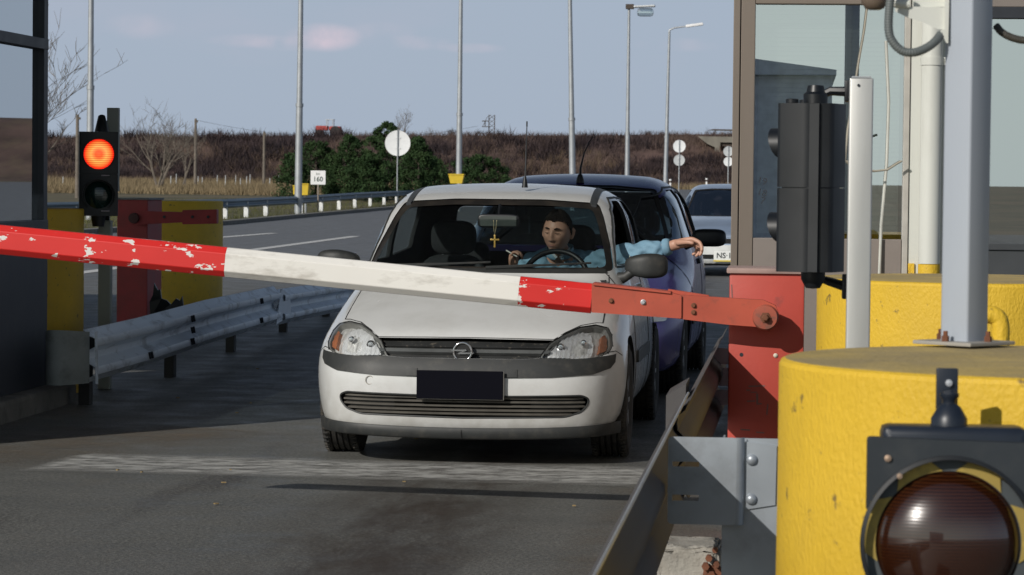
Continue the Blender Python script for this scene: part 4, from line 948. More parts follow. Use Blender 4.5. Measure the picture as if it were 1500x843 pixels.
b = MB(); b.lathe([(.008, -.001), (.008, .001)], (PX(1089, YH)-o0.x, 0, PZ(1089, 520, YH)), 'Y', 14); b.build('hole', M_dark, hs)
b = MB(); b.lathe([(.007, 0), (.009, -.004), (.004, -.008), (0, -.008)], (PX(1139, YH)-o0.x, 0, PZ(1139, 521, YH)), 'Y', 14); b.build('screw', pm('cream_screw', (.7, .66, .55), .5), hs)
b = MB(); rr_ = random.Random(4)
for (px, py, w_, h_) in [(1112, 566, 24, 2), (1100, 572, 6, 2), (1113, 584, 3, 14), (1104, 588, 12, 2), (1116, 592, 8, 2), (1108, 575, 10, 1.5), (1128, 600, 2, 16), (1096, 630, 14, 2), (1118, 634, 12, 2), (1074, 430, 1.5, 26)]:
    b.box((PX(px, YH)-o0.x, -.0005, PZ(px, py, YH)), (w_/s, .001, h_/s), ry=rr_.uniform(-.1, .1))
b.build('scrape', pm('scraped_primer', (.2, .11, .1), .7), hs)
pv = Vector((PX(1124, YH)-o0.x, -.04, PZ(1124, 463, YH)))
ang = math.atan2((PZ(0, 355.5, YH)-PZ(760, 431, YH)), (PX(760, YH)-PX(0, YH)))
A0 = Vector((PX(760, YH-.14)-o0.x, 0, 0)); zb = lambda px, py: PZ(px, py, YH-.14)
# boom frame: u runs from the pivot outward (towards -X), v up
bo = empty('boom', (0, 0, 0)); bo.parent = o
ob = Vector((PX(868, YH-.14)-o0.x, -.10, zb(868, 438.0)))
ud = Vector((-math.cos(ang), 0, math.sin(ang))); vd = Vector((math.sin(ang), 0, math.cos(ang)))
H_ = 43.5/s; hw = .045
prof_ = [(-hw, -H_*.30), (-hw, H_*.29), (-hw*.45, H_*.5), (hw*.45, H_*.5), (hw, H_*.29), (hw, -H_*.30), (hw*.45, -H_*.5), (-hw*.45, -H_*.5)]
def boom_seg(name, u0_, u1_, mat, grow=0):
    b = MB(); vs = []
    for u in (u0_, u1_):
        for (yy, vv) in prof_: vs.append(ob+ud*u+vd*(vv*(1+grow))+Vector((0, yy*(1+grow), 0)))
    n = 8; fs = [(k, (k+1) % n, (k+1) % n+n, k+n) for k in range(n)]+[tuple(range(n))[::-1], tuple(range(n, 2*n))]
    b.add(vs, fs); bmesh.ops.recalc_face_normals(b.bm, faces=b.bm.faces); bmesh.ops.bevel(b.bm, geom=[e for e in b.bm.edges if abs((e.verts[0].co-e.verts[1].co).normalized().dot(ud)) > .9], offset=.002, segments=1, affect='EDGES')
    return b.build(name, mat, bo, True, 18)
du = lambda px: (868-px)/s/math.cos(ang)
boom_seg('red_section', 0, du(761.5), M_chip2); boom_seg('white_section', du(761.5)+.0005, du(327), M_bwhite); boom_seg('red_section', du(327)+.0005, du(-112), M_chip)
boom_seg('white_section', du(-112)+.0005, du(-170), M_bwhite)
# steel sleeve (868..985) and channel to the pivot
def quadbar(name, pts_px, y_, th, mat, par, bev=.006, hyp=None):
    b = MB(); V = [(PX(px, YH+y_)-o0.x, PZ(px, py, YH+y_)) for px, py in pts_px]; b.plate(rounded(V, bev, 3), th, lambda u, v, w_: (u, y_+w_, v)); return b.build(name, mat, par, True, 40)
quadbar('sleeve', [(868, 415.5), (984, 429), (1000, 433.5), (1000, 467), (984, 466), (868, 458)], -.155, .11, M_redd, bo, .004)
quadbar('sleeve_lip', [(870, 414.5), (984, 427.5), (984, 430.5), (870, 418)], -.165, .12, M_redd, bo, .001)
quadbar('arm', [(990, 432), (1120, 440), (1138, 448), (1144, 462), (1138, 475), (1121, 480), (1068, 476), (990, 466.5)], -.145, .05, M_redd, bo, .004)
quadbar('wedge', [(980, 424), (1040, 433), (1040, 440), (980, 434)], -.10, .05, M_redd, bo, .002)
b = MB(); b.lathe([(.052, 0), (.052, -.056), (.046, -.064), (0, -.066)], (pv.x, -.095, pv.z), 'Y', 40); b.tube([(pv.x, -.1, pv.z), (pv.x, .0, pv.z)], .04, 24); b.build('pivot_disc', pm('worn_pivot', (.36, .085, .05), .5, dirt=.7, dcol=(.14, .08, .06), dlo=.45, dhi=.6, dscale=20), o, True, 40)
b = MB(); b.lathe([(.022, 0), (.022, -.005), (.014, -.006), (.014, -.024), (.010, -.027), (0, -.027)], (pv.x, -.161, pv.z), 'Y', 6); b.build('bolt', M_rust, o)
for px, py, mt in ((897, 441, M_rust), (944, 443, M_galv), (1018, 448, M_rust), (1018, 458, M_rust)):
    b = MB(); b.lathe([(.011, 0), (.011, -.003), (.008, -.004), (.006, -.012), (0, -.012)], (PX(px, YH-.155)-o0.x, -.1555 if px < 1000 else -.1455, PZ(px, py, YH-.155)), 'Y', 12); b.build('bolt', mt, bo)
tag(o, 'red barrier housing with its long red and white boom lowered across the lane', 'boom barrier')

# ---- right guard rail, seen along its back
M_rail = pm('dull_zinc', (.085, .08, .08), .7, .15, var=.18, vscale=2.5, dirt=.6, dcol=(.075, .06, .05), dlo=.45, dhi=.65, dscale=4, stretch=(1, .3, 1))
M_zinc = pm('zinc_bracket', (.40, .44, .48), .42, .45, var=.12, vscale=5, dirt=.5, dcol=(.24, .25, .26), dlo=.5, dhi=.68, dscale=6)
XRL = -.345
o = empty('guard_rail', (XRL, 8, 0)); o0 = o.location.copy()
pA = [Vector((XRL, y, .60))-o0 for y in np.linspace(2.6, 9.9, 16)]
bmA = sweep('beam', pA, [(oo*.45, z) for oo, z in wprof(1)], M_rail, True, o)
b = MB(); b.tube([p+Vector((.003, 0, .157)) for p in pA], .0045, 8); b.build('edge_highlight', M_galv, bmA, True)  # pale tube standing in for the highlight along the beam's upper rim
pB = [Vector((XRL+.018+.01*(y-9.6), y, .60+.016*(y-9.6)))-o0 for y in np.linspace(9.6, 13.2, 9)]
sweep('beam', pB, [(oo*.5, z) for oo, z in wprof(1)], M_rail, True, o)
b = MB(); b.plate([(-.10, -.16), (.0, -.156), (.01, .17), (-.10, .13)], .35, lambda u, v, w_: (XRL-.02-o0.x+u*.6, 10.15-o0.y+w_, .60+v)); b.build('end_piece', M_rail, o)
def bracket(Y, k=1.0):
    # sheet bracket from beam back to the post
    hz_ = [[(PX(990, 8.3), PZ(1000, 684, 8.3)), (PX(1029, 8.3), PZ(1000, 684, 8.3)), (PX(1029, 8.3), PZ(1000, 676.5, 8.3)), (PX(990, 8.3), PZ(1000, 676.5, 8.3))], [(PX(990, 8.3), PZ(1000, 734, 8.3)), (PX(1029, 8.3), PZ(1000, 734, 8.3)), (PX(1029, 8.3), PZ(1000, 725, 8.3)), (PX(990, 8.3), PZ(1000, 725, 8.3))]]
    z1_, z0_ = PZ(1040, 641, 8.3), PZ(1040, 769, 8.3); x0_, x1_ = -.340, PX(1084, 8.3); zo = .0
    b = MB(); b.plate(rounded([(x0_, z0_), (x1_, z0_), (x1_, z1_), (x0_, z1_)], .012, 3), .004, lambda u, v, w_: (u-o0.x, Y+w_-o0.y, v+zo), holes=hz_); b.build('bracket', M_zinc, o)
    b = MB(); n = 6; vs = []
    for i in range(n+1):
        a = math.pi/2*i/n; vs += [(x1_-.001+.022*math.sin(a)-o0.x, Y+.022*(1-math.cos(a))-o0.y, z0_), (x1_-.001+.022*math.sin(a)-o0.x, Y+.022*(1-math.cos(a))-o0.y, z1_)]
    b.add(vs, [(2*i, 2*i+2, 2*i+3, 2*i+1) for i in range(n)]); b.build('bracket_bend', M_zinc, o, True, 80)
    xp0, xp1 = PX(1063, 8.3), PX(1147, 8.3); zp = PZ(1110, 644, 8.3)
    b = MB(); b.box2((xp0-o0.x, Y+.03-o0.y, 0), (xp1-o0.x, Y+.036-o0.y, zp)); b.box2((xp0-o0.x, Y+.036-o0.y, 0), (xp0+.005-o0.x, Y+.13-o0.y, zp)); b.box2((xp1-.005-o0.x, Y+.036-o0.y, 0), (xp1-o0.x, Y+.13-o0.y, zp)); b.build('post', M_zinc, o)
    b = MB(); b.plate([(xp0+.003, z0_+.03), (xp1-.01, z0_+.055), (xp1-.008, z1_-.022), (xp0+.003, z1_-.004)], .004, lambda u, v, w_: (u-o0.x, Y+.024+w_-o0.y, v)); b.build('bracket_tab', M_zinc, o)
    for pyy in (675, 733):
        b = MB(); b.lathe([(.0155, 0), (.015, -.005), (.011, -.010), (.005, -.0125), (0, -.013)], (PX(1106, Y)-o0.x, Y+.024-o0.y, PZ(1106, pyy, 8.3)), 'Y', 20); b.build('bolt', M_zinc, o, True)
bracket(8.3); bracket(12.75); bracket(4.6)
tag(o, 'near grey guard rail seen along its back beside the waiting car', 'guard rail')
# rough concrete footing and scrap at its foot
o = empty('concrete_stub', (-.31, 9.2, 0)); b = MB(); b.box((0, .12, .17), (.19, .26, .34), bev=.02)
bmesh.ops.subdivide_edges(b.bm, edges=b.bm.edges, cuts=4, use_grid_fill=True); b.noise(.005); b.build('block', M_conc, o, True, 50)
b = MB()
for (x, z, r) in ((.062, .31, .011), (.08, .335, .009), (.052, .285, .012), (.085, .292, .010), (.07, .26, .012)): b.lathe([(r, -.02), (r, .01), (r*.5, .012), (r*.5, .03), (0, .03)], (x, -.03, z), 'Y', 6)
b.box((.07, -.01, .2), (.07, .03, .17), bev=.01, ry=.15); b.build('rusty_bolts', M_rust, o); tag(o, 'crumbling pale concrete stub with rusty bolts below the guard rail bracket', 'concrete stub')

# ---- left side: low damaged rail
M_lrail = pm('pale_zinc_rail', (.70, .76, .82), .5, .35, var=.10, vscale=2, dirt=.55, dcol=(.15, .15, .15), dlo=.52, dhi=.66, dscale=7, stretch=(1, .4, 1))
M_lpost = pm('shade_dark_post', (.04, .04, .04), .8)  # posts coloured near black, shade below the rail put into the colour
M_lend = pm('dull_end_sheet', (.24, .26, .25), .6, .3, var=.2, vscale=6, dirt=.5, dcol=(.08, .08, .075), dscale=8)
LN = [(122, 523, 18.4), (200, 503, 19.8), (300, 472.5, 22.3), (400, 447, 26.6), (440, 440, 28.3), (500, 430, 31.5), (540, 424, 34)]
path = [P(*t) for t in LN]; 
for p in path: pass
o = empty('guard_rail', (path[0].x, path[0].y, 0)); o0 = o.location.copy(); pp = [p-o0 for p in path]
pa = resample(pp[:4], .5); pb_ = resample(pp[3:], .6)
sweep('beam', pa, [(-oo, z*1.05) for oo, z in wprof(1)], M_lrail, True, o)
sweep('beam', [p+Vector((.03, 0, -.02)) for p in pb_], [(-oo, z*1.0) for oo, z in wprof(1)], M_lrail, True, o)
b = MB(); e = pp[3]; b.plate([(-.16, -.2), (.2, -.12), (.16, .1), (-.05, .19)], .006, lambda u, v, w_: e+Vector((.085+w_+u*.1, u*1.6, v*.8))); b.build('crumpled_edge', M_lrail, o)
a = pp[0]; b = MB()       # fish tail end wrapped back
vs = []; n = 10
for i in range(n+1):
    t = i/n; x = -.26*math.sin(t*math.pi*.5); yv = -.05-.16*math.sin(t*math.pi*.9)*.6; hz2 = .155+.012*math.sin(t*3)
    vs += [a+Vector((x+.05, yv, -hz2)), a+Vector((x+.05, yv, hz2))]
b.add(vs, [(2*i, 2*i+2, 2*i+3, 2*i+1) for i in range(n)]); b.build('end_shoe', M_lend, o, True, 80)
b = MB(); b.plate([(-.0, -.158), (.05, -.165), (.02, .16), (-.03, .155)], .006, lambda u, v, w_: a+Vector((.09+w_, u-.06+.0, v))); b.build('end_strap', M_lrail, o)
for t in (.12, .45, .8):
    i = int(t*(len(pa)-1)); p = pa[i]; b = MB(); b.box((p.x-.16, p.y, (p.z)/2), (.07, .1, p.z+.1), bev=.004); b.box((p.x-.07, p.y, p.z), (.14, .08, .16), bev=.01); b.build('post', M_lpost, o)
for t in (.25, .7): 
    i = int(t*(len(pb_)-1)); p = pb_[i]; b = MB(); b.box((p.x-.16, p.y, (p.z)/2), (.07, .1, p.z+.1), bev=.004); b.box((p.x-.07, p.y, p.z), (.14, .08, .16), bev=.01); b.build('post', M_lpost, o)
for i_, zz in ((2, -.08), (5, .08), (5, -.08), (5, .0), (12, .08), (12, -.08)):
    if i_ < len(pa):
        p = pa[i_]
        for q_ in (0, .07): b = MB(); b.tube([p+Vector((.086, q_, zz+.02)), p+Vector((.09, q_+.02, zz-.02))], .009, 6); b.build('bolt_slot', M_dark, o)
tag(o, 'low scuffed pale guard rail with a bent end in the shade at left', 'guard rail')
# short barrier further left
YR = 26.8; s = FPX/YR; M_redsh = pm('dark_red_paint', (.33, .03, .035), .55, var=.15, dirt=.3, dcol=(.12, .04, .04))
xa, xb = PX(175.5, YR), PX(222, YR); zt = PZ(200, 293, YR); o = empty('boom_barrier', ((xa+xb)/2, YR, 0)); o0 = o.location.copy(); wb = xb-xa
b = MB(); b.box((0, .17, zt/2), (wb, .4, zt), bev=.01, rz=-.12); b.build('housing', M_redsh, o)
b = MB(); b.box((0, .17, zt+.008), (wb+.03, .42, .018), rz=-.12, bev=.003); b.build('lid', pm('grey_lid', (.2, .2, .2), .6), o)
b = MB(); b.box((-.1, -.012, zt-.045), (.055, .004, .022)); b.build('label_plate', pm('label_green', (.2, .22, .15), .6), o)
X = lambda px: PX(px, YR-.12)-o0.x; Z = lambda px, py: PZ(px, py, YR-.12)
b = MB(); b.plate(rounded([(X(192), Z(192, 330)), (X(270), Z(270, 326)), (X(270), Z(270, 311)), (X(192), Z(192, 309))], .02, 3), .05, lambda u, v, w_: (u, -.13+w_, v)); am = b.build('arm', M_redsh, o)
b = MB(); b.plate(rounded([(X(268), Z(268, 329)), (X(318.5), Z(318, 328)), (X(318.5), Z(318, 307)), (X(268), Z(268, 308))], .01, 3), .09, lambda u, v, w_: (u, -.15+w_, v)); b.build('sleeve', M_redsh, am)
b = MB(); b.lathe([(.05, 0), (.045, -.05), (0, -.055)], (X(197), -.12, Z(197, 320)), 'Y', 20); b.build('pivot_disc', pm('black_red_pivot', (.07, .02, .02), .6), o, True)
for px in (241, 283, 306): b = MB(); b.lathe([(.014, -.155 if px > 268 else -.132), (.012, -.162 if px > 268 else -.14), (0, -.162 if px > 268 else -.14)], (X(px), 0, Z(px, 318)), 'Y', 10); b.build('bolt', M_dark, am)
tag(o, 'dark red barrier housing with only a short stub arm in front of a yellow block', 'boom barrier')
# torn rubber scrap
a = P(246, 462, 25.6); o_ = MB(); o_.plate([(-.14, 0), (-.15, .14), (-.12, .2), (-.11, .3), (-.08, .24), (-.06, .25), (-.05, .17), (-.01, .155), (.02, .12), (.06, .17), (.09, .15), (.11, .19), (.12, .1), (.16, .08), (.15, 0)], .03, lambda u, v, w_: (u, w_+.05*math.sin(u*14), v))
sc = o_.build('rubber_scrap', M_blk, None); a.z -= .03; sc.location = a; tag(sc, 'torn black rubber scrap standing before the yellow block behind the low rail', 'rubber scrap')
# things behind the camera that mirror in the panes
o = empty('service_building', (-1.75, -16, 0)); M_sb = pm('grey_building', (.75, .78, .78), .8)
b = MB(); b.box2((-2.2, -3, 0), (2.2, 3, 2.85), bev=.02); b.build('wall', M_sb, o); b = MB(); b.plate([(-2.25, 2.85), (2.25, 2.85), (2.25, 2.92), (-2.25, 3.5)], 6.4, lambda u, v, w_: (u, w_-3.2, v)); b.build('roof', M_sb, o)
b = MB(); b.box((-1.2, 3.0, 1.2), (.9, .05, 2.0), bev=.01); b.build('door', pm('grey_door', (.5, .53, .55), .6), o)
tag(o, 'grey service building behind the camera, mirrored in the booth pane', 'building')
# ------------------------------------------------------------------ cars
def cat2(pts, n=6):
    p = [np.array(q, float) for q in pts]; m = len(p); out = []
    for i in range(m):
        a, b, c, d = p[i-1], p[i], p[(i+1) % m], p[(i+2) % m]
        for k in range(n):
            t = k/n; out.append(.5*((2*b)+(c-a)*t+(2*a-5*b+4*c-d)*t*t+(3*b-a-3*c+d)*t**3))
    return np.array(out)
def sdfpoly(poly, Y, Z):
    A = poly; B = np.roll(poly, -1, 0); d = np.full(Y.shape, 1e9); ins = np.zeros(Y.shape, bool)
    for (ay, az), (by, bz_) in zip(A, B):
        ey, ez = by-ay, bz_-az; L2 = ey*ey+ez*ez
        if L2 < 1e-12: continue
        wy, wz = Y-ay, Z-az; t = np.clip((wy*ey+wz*ez)/L2, 0, 1); dd = (wy-ey*t)**2+(wz-ez*t)**2; d = np.minimum(d, dd)
        c = ((az > Z) != (bz_ > Z)); 
        if abs(ez) > 1e-12: ins ^= c & (Y < ey*(Z-az)/ez+ay)
    d = np.sqrt(d); return np.where(ins, -d, d)
class Body:
    def __init__(s, prof, W, L, fa=.12, fb=1.0, ra=.10, rb=.7, crown=.09, k=.15, gx=1.0, zs=.55, y0=.62, y1=None, nth=120, nfan=44, nst=84):
        s.L = L; s.poly = cat2(prof, 6); zt = np.linspace(-.2, 1.9, 500); wt = np.interp(zt, [w[0] for w in W], [w[1] for w in W])
        g = np.exp(-.5*(np.arange(-24, 25)/8)**2); g /= g.sum(); s.zt = zt; s.wt = np.convolve(np.pad(wt, 24, 'edge'), g, 'valid')
        s.p = (fa, fb, ra, rb, crown, k)
        y1 = y1 or L-.55
        th = np.linspace(0, 2*np.pi, nth, endpoint=False)+1e-4; rows = []
        for i in range(nfan): ph = (i+.5)/nfan*np.pi/2; rows.append((y0, -math.cos(ph), math.sin(ph)))
        for i in range(nst+1): rows.append((y0+(y1-y0)*i/nst, 0, 1))
        nr = 26
        for i in range(nr): ph = np.pi/2*(1-(i+.5)/nr); rows.append((y1, math.cos(ph), math.sin(ph)))
        O = []; D = []
        for (yo, dy, dr) in rows:
            for t in th: O.append((0, yo, zs)); D.append((math.sin(t)*dr, dy, math.cos(t)*dr))
        O.append((0, y0, zs)); D.append((0, -1, 0)); O.append((0, y1, zs)); D.append((0, 1, 0))
        O = np.array(O); D = np.array(D); t = np.zeros(len(O))
        for it in range(60):
            Q = O+D*t[:, None]; f = s.f(Q); t = t-np.clip(f, -.2, .2)*.6
        Q = O+D*t[:, None]; n = len(rows); s.verts = Q; fs = []
        for i in range(n-1):
            for j in range(nth):
                a = i*nth+j; b = i*nth+(j+1) % nth; fs.append((a, b, b+nth, a+nth))
        pf = n*nth; pr = pf+1
        for j in range(nth): fs.append((pf, (j+1) % nth, j)); fs.append((pr, (n-1)*nth+j, (n-1)*nth+(j+1) % nth))
        s.faces = fs
        me = bpy.data.meshes.new('b'); me.from_pydata(Q.tolist(), [], fs); bm = bmesh.new(); bm.from_mesh(me); bmesh.ops.recalc_face_normals(bm, faces=bm.faces); bm.to_mesh(me); bm.free(); s.me = me
        bm = bmesh.new(); bm.from_mesh(me); s.bvh = BVHTree.FromBMesh(bm); bm.free()
    def f(s, Q):
        fa, fb, ra, rb, crown, k = s.p; x, y, z = Q[:, 0], Q[:, 1], Q[:, 2]; ax = np.abs(x)
        t = sstep(.40*s.L, .62*s.L, y); ax_ = np.minimum(ax, 1.0)
        ye = y-(fa*ax_**2+fb*ax_**6)*(1-t)+(ra*ax_**2+rb*ax_**6)*t
        ze = z+crown*ax_**2*sstep(.52, .85, z)
        d1 = sdfpoly(s.poly, ye, ze); w = np.interp(z, s.zt, s.wt); w = w*(1-.05*sstep(s.L*.62, s.L, y))
        d3 = (ax-w)*.97; h = np.maximum(k-np.abs(d1-d3), 0)/k; return np.maximum(d1, d3)+h*h*k*.25
    def hit(s, view, u, v):
        o, d = {'F': ((u, -3, v), (0, 1, 0)), 'S': ((3, u, v), (-1, 0, 0)), 'N': ((-3, u, v), (1, 0, 0)), 'T': ((u, v, 4), (0, 0, -1)), 'R': ((u, 9, v), (0, -1, 0))}[view]
        r = s.bvh.ray_cast(Vector(o), Vector(d))
        if r[0] is None:
            q = Vector(o)
            k = {'F': 1, 'R': 1, 'S': 0, 'N': 0, 'T': 2}[view]; q[k] = {'F': .4, 'R': s.L-.4, 'S': .7, 'N': -.7, 'T': .8}[view]; r = s.bvh.find_nearest(q)
        return r[0], r[1]
    def drape(s, name, poly, view, mat, par, off=.004, thick=.012, step=.03, holes=(), smooth=True, fn=None):
        V, Tt = cdt(poly, holes, step); vs = []; ns = []
        for u, v in V:
            p, n = s.hit(view, u, v); o = off+(fn(u, v) if fn else 0); vs.append(p+n*o); ns.append(n)
        n_ = len(vs)
        # orient
        a, b, c = Tt[0]; fl = (vs[b]-vs[a]).cross(vs[c]-vs[a]).dot(ns[a]) < 0
        Tt = [t[::-1] if fl else t for t in Tt]; fs = list(Tt)
        if thick:
            ec = {(x, y): 1 for t in Tt for x, y in zip(t, t[1:]+t[:1])}; ring = {}
            for (x, y) in list(ec):
                if (y, x) not in ec:
                    for q in (x, y):
                        if q not in ring: ring[q] = len(vs); vs.append(vs[q]-ns[q]*thick)
                    fs.append((y, x, ring[x], ring[y]))
        return pyd(name, vs, fs, mat, par, smooth, 45)
    def line(s, name, pts, view, mat, par, r=.003, off=-.0005, step=.03):
        out = []
        for a, b in zip(pts, pts[1:]):
            a = Vector(a); b = Vector(b); n = max(1, int((b-a).length/step))
            for k in range(n): q = a.lerp(b, k/n); p, nn = s.hit(view, q.x, q.y); out.append(p+nn*off)
        p, nn = s.hit(view, *pts[-1]); out.append(p+nn*off); b = MB(); b.tube(out, r, 6); return b.build(name, mat, par, True)
def mirror(poly): return [(-u, v) for u, v in poly][::-1]

def carpaint(name, c, rough=.3, dirtc=(.16, .14, .11), dirt=.9, metal=0, zmax=.55, coat=.6, dust=.25):
    return pm(name, c, rough, metal, var=.03, vscale=2, dirt=dust, dcol=dirtc, dlo=.45, dhi=.75, dscale=3, coat=coat, zdirt=(.1, zmax, dirt, dirtc))
M_rub = pm('tyre_rubber', (.022, .022, .022), .85, var=.2, dirt=.6, dcol=(.10, .085, .065), dlo=.4, dhi=.7, dscale=12)
M_trim = pm('black_trim', (.026, .028, .028), .55, var=.15, dirt=.4, dcol=(.09, .083, .07), dlo=.5, dhi=.72, dscale=18)
M_cint = pm('car_interior', (.02, .022, .024), .85, var=.2)
M_seat = pm('dark_seat_cloth', (.028, .031, .035), .95, var=.25, vscale=30, bump=.2, bscale=200)
M_seatg = pm('grey_seat_cloth', (.075, .085, .085), .95, var=.2, vscale=30)
M_gap = pm('panel_gap', (.01, .01, .01), .9)
M_cg = glassm('car_glass', (.86, .92, .90), .03, .5)
M_cgd = glassm('car_glass_dim', (.60, .74, .80), .2, .8)
M_chr = pm('chrome', (.75, .75, .76), .12, 1, var=.03)
M_refl = pm('lamp_reflector', (.92, .93, .94), .2, .45, var=.02, bump=.5, bscale=26)
M_lampg = glassm('lamp_cover', (.95, .96, .96), .05, .5)
M_frit = pm('frit_band', (.016, .015, .014), .35, var=.1, dirt=.4, dcol=(.08, .065, .05), dlo=.4, dhi=.7, dscale=9)

def wheel(par, x, y, r=.29, wd=.175, side=1):
    o = empty('wheel', (x, y, r)); o.parent = par; w = wd/2
    pr = [(r*.62, -w*.9), (r*.7, -w), (r*.9, -w*1.04), (r*.965, -w*.92), (r*.995, -w*.75)]
    grooves = [-.5, -.17, .17, .5]
    for g in grooves: pr += [(r*.998, w*(g-.06)), (r*.965, w*(g-.05)), (r*.965, w*(g+.05)), (r*.998, w*(g+.06))]
    pr += [(r*.995, w*.75), (r*.965, w*.92), (r*.9, w*1.04), (r*.7, w), (r*.62, w*.9)]
    b = MB(); b.lathe(pr, (0, 0, 0), 'X', 64)
    for k in range(56):                                   # tread blocks on the shoulders
        a = k*2*math.pi/56
        for sx in (-1, 1): b.box((sx*w*.80, math.cos(a)*r*.990, math.sin(a)*r*.990), (w*.30, r*.06, r*.035), rx=a, bev=.002)
    b.build('tyre', M_rub, o, True, 40)
    b = MB(); s_ = side
    b.lathe([(r*.63, s_*w*.85), (r*.6, s_*w*.9), (r*.56, s_*w*.7), (r*.2, s_*w*.85), (0, s_*w*.9)], (0, 0, 0), 'X', 40)
    for k in range(7):
        a = k*2*math.pi/7; b.box((s_*w*.82, math.cos(a)*r*.38, math.sin(a)*r*.38), (.015, r*.34, r*.11), rx=a, bev=.004)
    b.build('hubcap', pm('hubcap', (.4, .41, .42), .4, .4) if 'hubcap' not in bpy.data.materials else bpy.data.materials['hubcap'], o, True, 40)
    return o
def selo(name, c, d, mat, par, e=3.0, n=28, rz=0, taper=None):
    """soft box (superellipsoid)"""
    vs = []; fs = []; m = n//2
    sg = lambda v, p: math.copysign(abs(v)**p, v); p = 2/e
    for i in range(m+1):
        ph = -math.pi/2+math.pi*i/m
        for j in range(n):
            th = 2*math.pi*j/n; x = sg(math.cos(ph), p)*sg(math.cos(th), p); y = sg(math.cos(ph), p)*sg(math.sin(th), p); z = sg(math.sin(ph), p)
            q = Vector((x*d[0]/2, y*d[1]/2, z*d[2]/2))
            if taper: q = taper(q)
            vs.append(Matrix.Rotation(rz, 3, 'Z') @ q+Vector(c))
    for i in range(m):
        for j in range(n): fs.append((i*n+j, i*n+(j+1) % n, (i+1)*n+(j+1) % n, (i+1)*n+j))
    b = MB(); b.add(vs, fs); return b.build(name, mat, par, True, 60)
def seat(par, x, y, zt, mat, rest=True, w=.48, hole=False, hz=None):
    o = empty('front_seat', (x, y, .3)); o.parent = par
    selo('seat_cushion', (0, -.2, .05), (w, .52, .2), mat, o, 4)
    def tp(q): q.y += q.z*.28; q.x *= 1-.14*max(0, q.z)/.3; return q
    selo('seat_back', (0, .17, (zt-.3)/2+.04), (w, .17, zt-.3+.02), mat, o, 4, taper=tp)
    zz = hz or zt+.13
    if hole:
        b = MB(); yy = .17+.28*(zt-.3)/2+.03
        b.plate(rounded([(-.14, -.09), (.14, -.09), (.12, .10), (-.12, .10)], .06, 5), .08, lambda u, v, w_: (u, yy+w_, zz-.3+v), holes=[rounded([(-.06, -.03), (.06, -.03), (.05, .04), (-.05, .04)], .02, 4)])
        b.build('headrest', mat, o, True, 40)
    else:
        selo('headrest', (0, .17+.28*(zt-.3)/2+.02, zz-.3), (.265, .11, .20), mat, o, 3.2)
    b = MB()
    for sx in (-.06, .06): b.tube([(sx, .17+.28*(zt-.3)/2, zt-.33), (sx, .17+.28*(zt-.3)/2+.01, zz-.3)], .007, 8)
    b.build('headrest_rods', M_galv, o); return o
def steering(par, c, r, mat, tilt=62):
    b = MB(); M = Matrix.Translation(c) @ Matrix.Rotation(R(-(90-tilt)), 4, 'X')
    pts = [M @ Vector((r*math.cos(a), 0, r*math.sin(a))) for a in np.linspace(0, 2*math.pi, 49)]; b.tube(pts, .0155, 12, cap=False)
    for a in (R(10), R(170), R(270)): b.tube([M @ Vector((0, .02, 0)), M @ Vector((r*math.cos(a), 0, r*math.sin(a)))], [.022, .014], 8)
    b.lathe([(0, -.02), (.05, -.02), (.07, 0), (.06, .05), (0, .06)], M @ Vector((0, .0, 0)), 'Y', 24); return b.build('steering_wheel', mat, par, True)
def shell(B, paint, cuts, inner=M_cint, th=.022):
    t = bpy.data.objects.new('t', B.me); col.objects.link(t)
    B.me.materials.append(paint); B.me.materials.append(inner); B.me.polygons.foreach_set('use_smooth', [True]*len(B.me.polygons))
    md = t.modifiers.new('s', 'SOLIDIFY'); md.thickness = th; md.offset = -1; md.material_offset = 1; md.use_rim = False
    me = evalmesh(t); bpy.data.objects.remove(t)
    return boolean(me, cuts)
def extr(poly, view, a, b_, mats, mi=1):
    """outline extruded through the body: view F -> along y, S -> along x"""
    fn = {'F': lambda u, v, w_: (u, a+(b_-a)*w_, v), 'S': lambda u, v, w_: (a+(b_-a)*w_, u, v), 'T': lambda u, v, w_: (u, v, a+(b_-a)*w_)}[view]
    return prism_mesh(poly, fn, mats, mi)
def cyl_cut(x0, x1, y, z, r, mats):
    b = MB(); b.lathe([(r, x0), (r, x1)], (0, y, z), 'X', 48, mi=1); bmesh.ops.recalc_face_normals(b.bm, faces=b.bm.faces); me = bpy.data.meshes.new('c'); b.bm.to_mesh(me); b.bm.free()
    for m_ in mats: me.materials.append(m_)
    return me
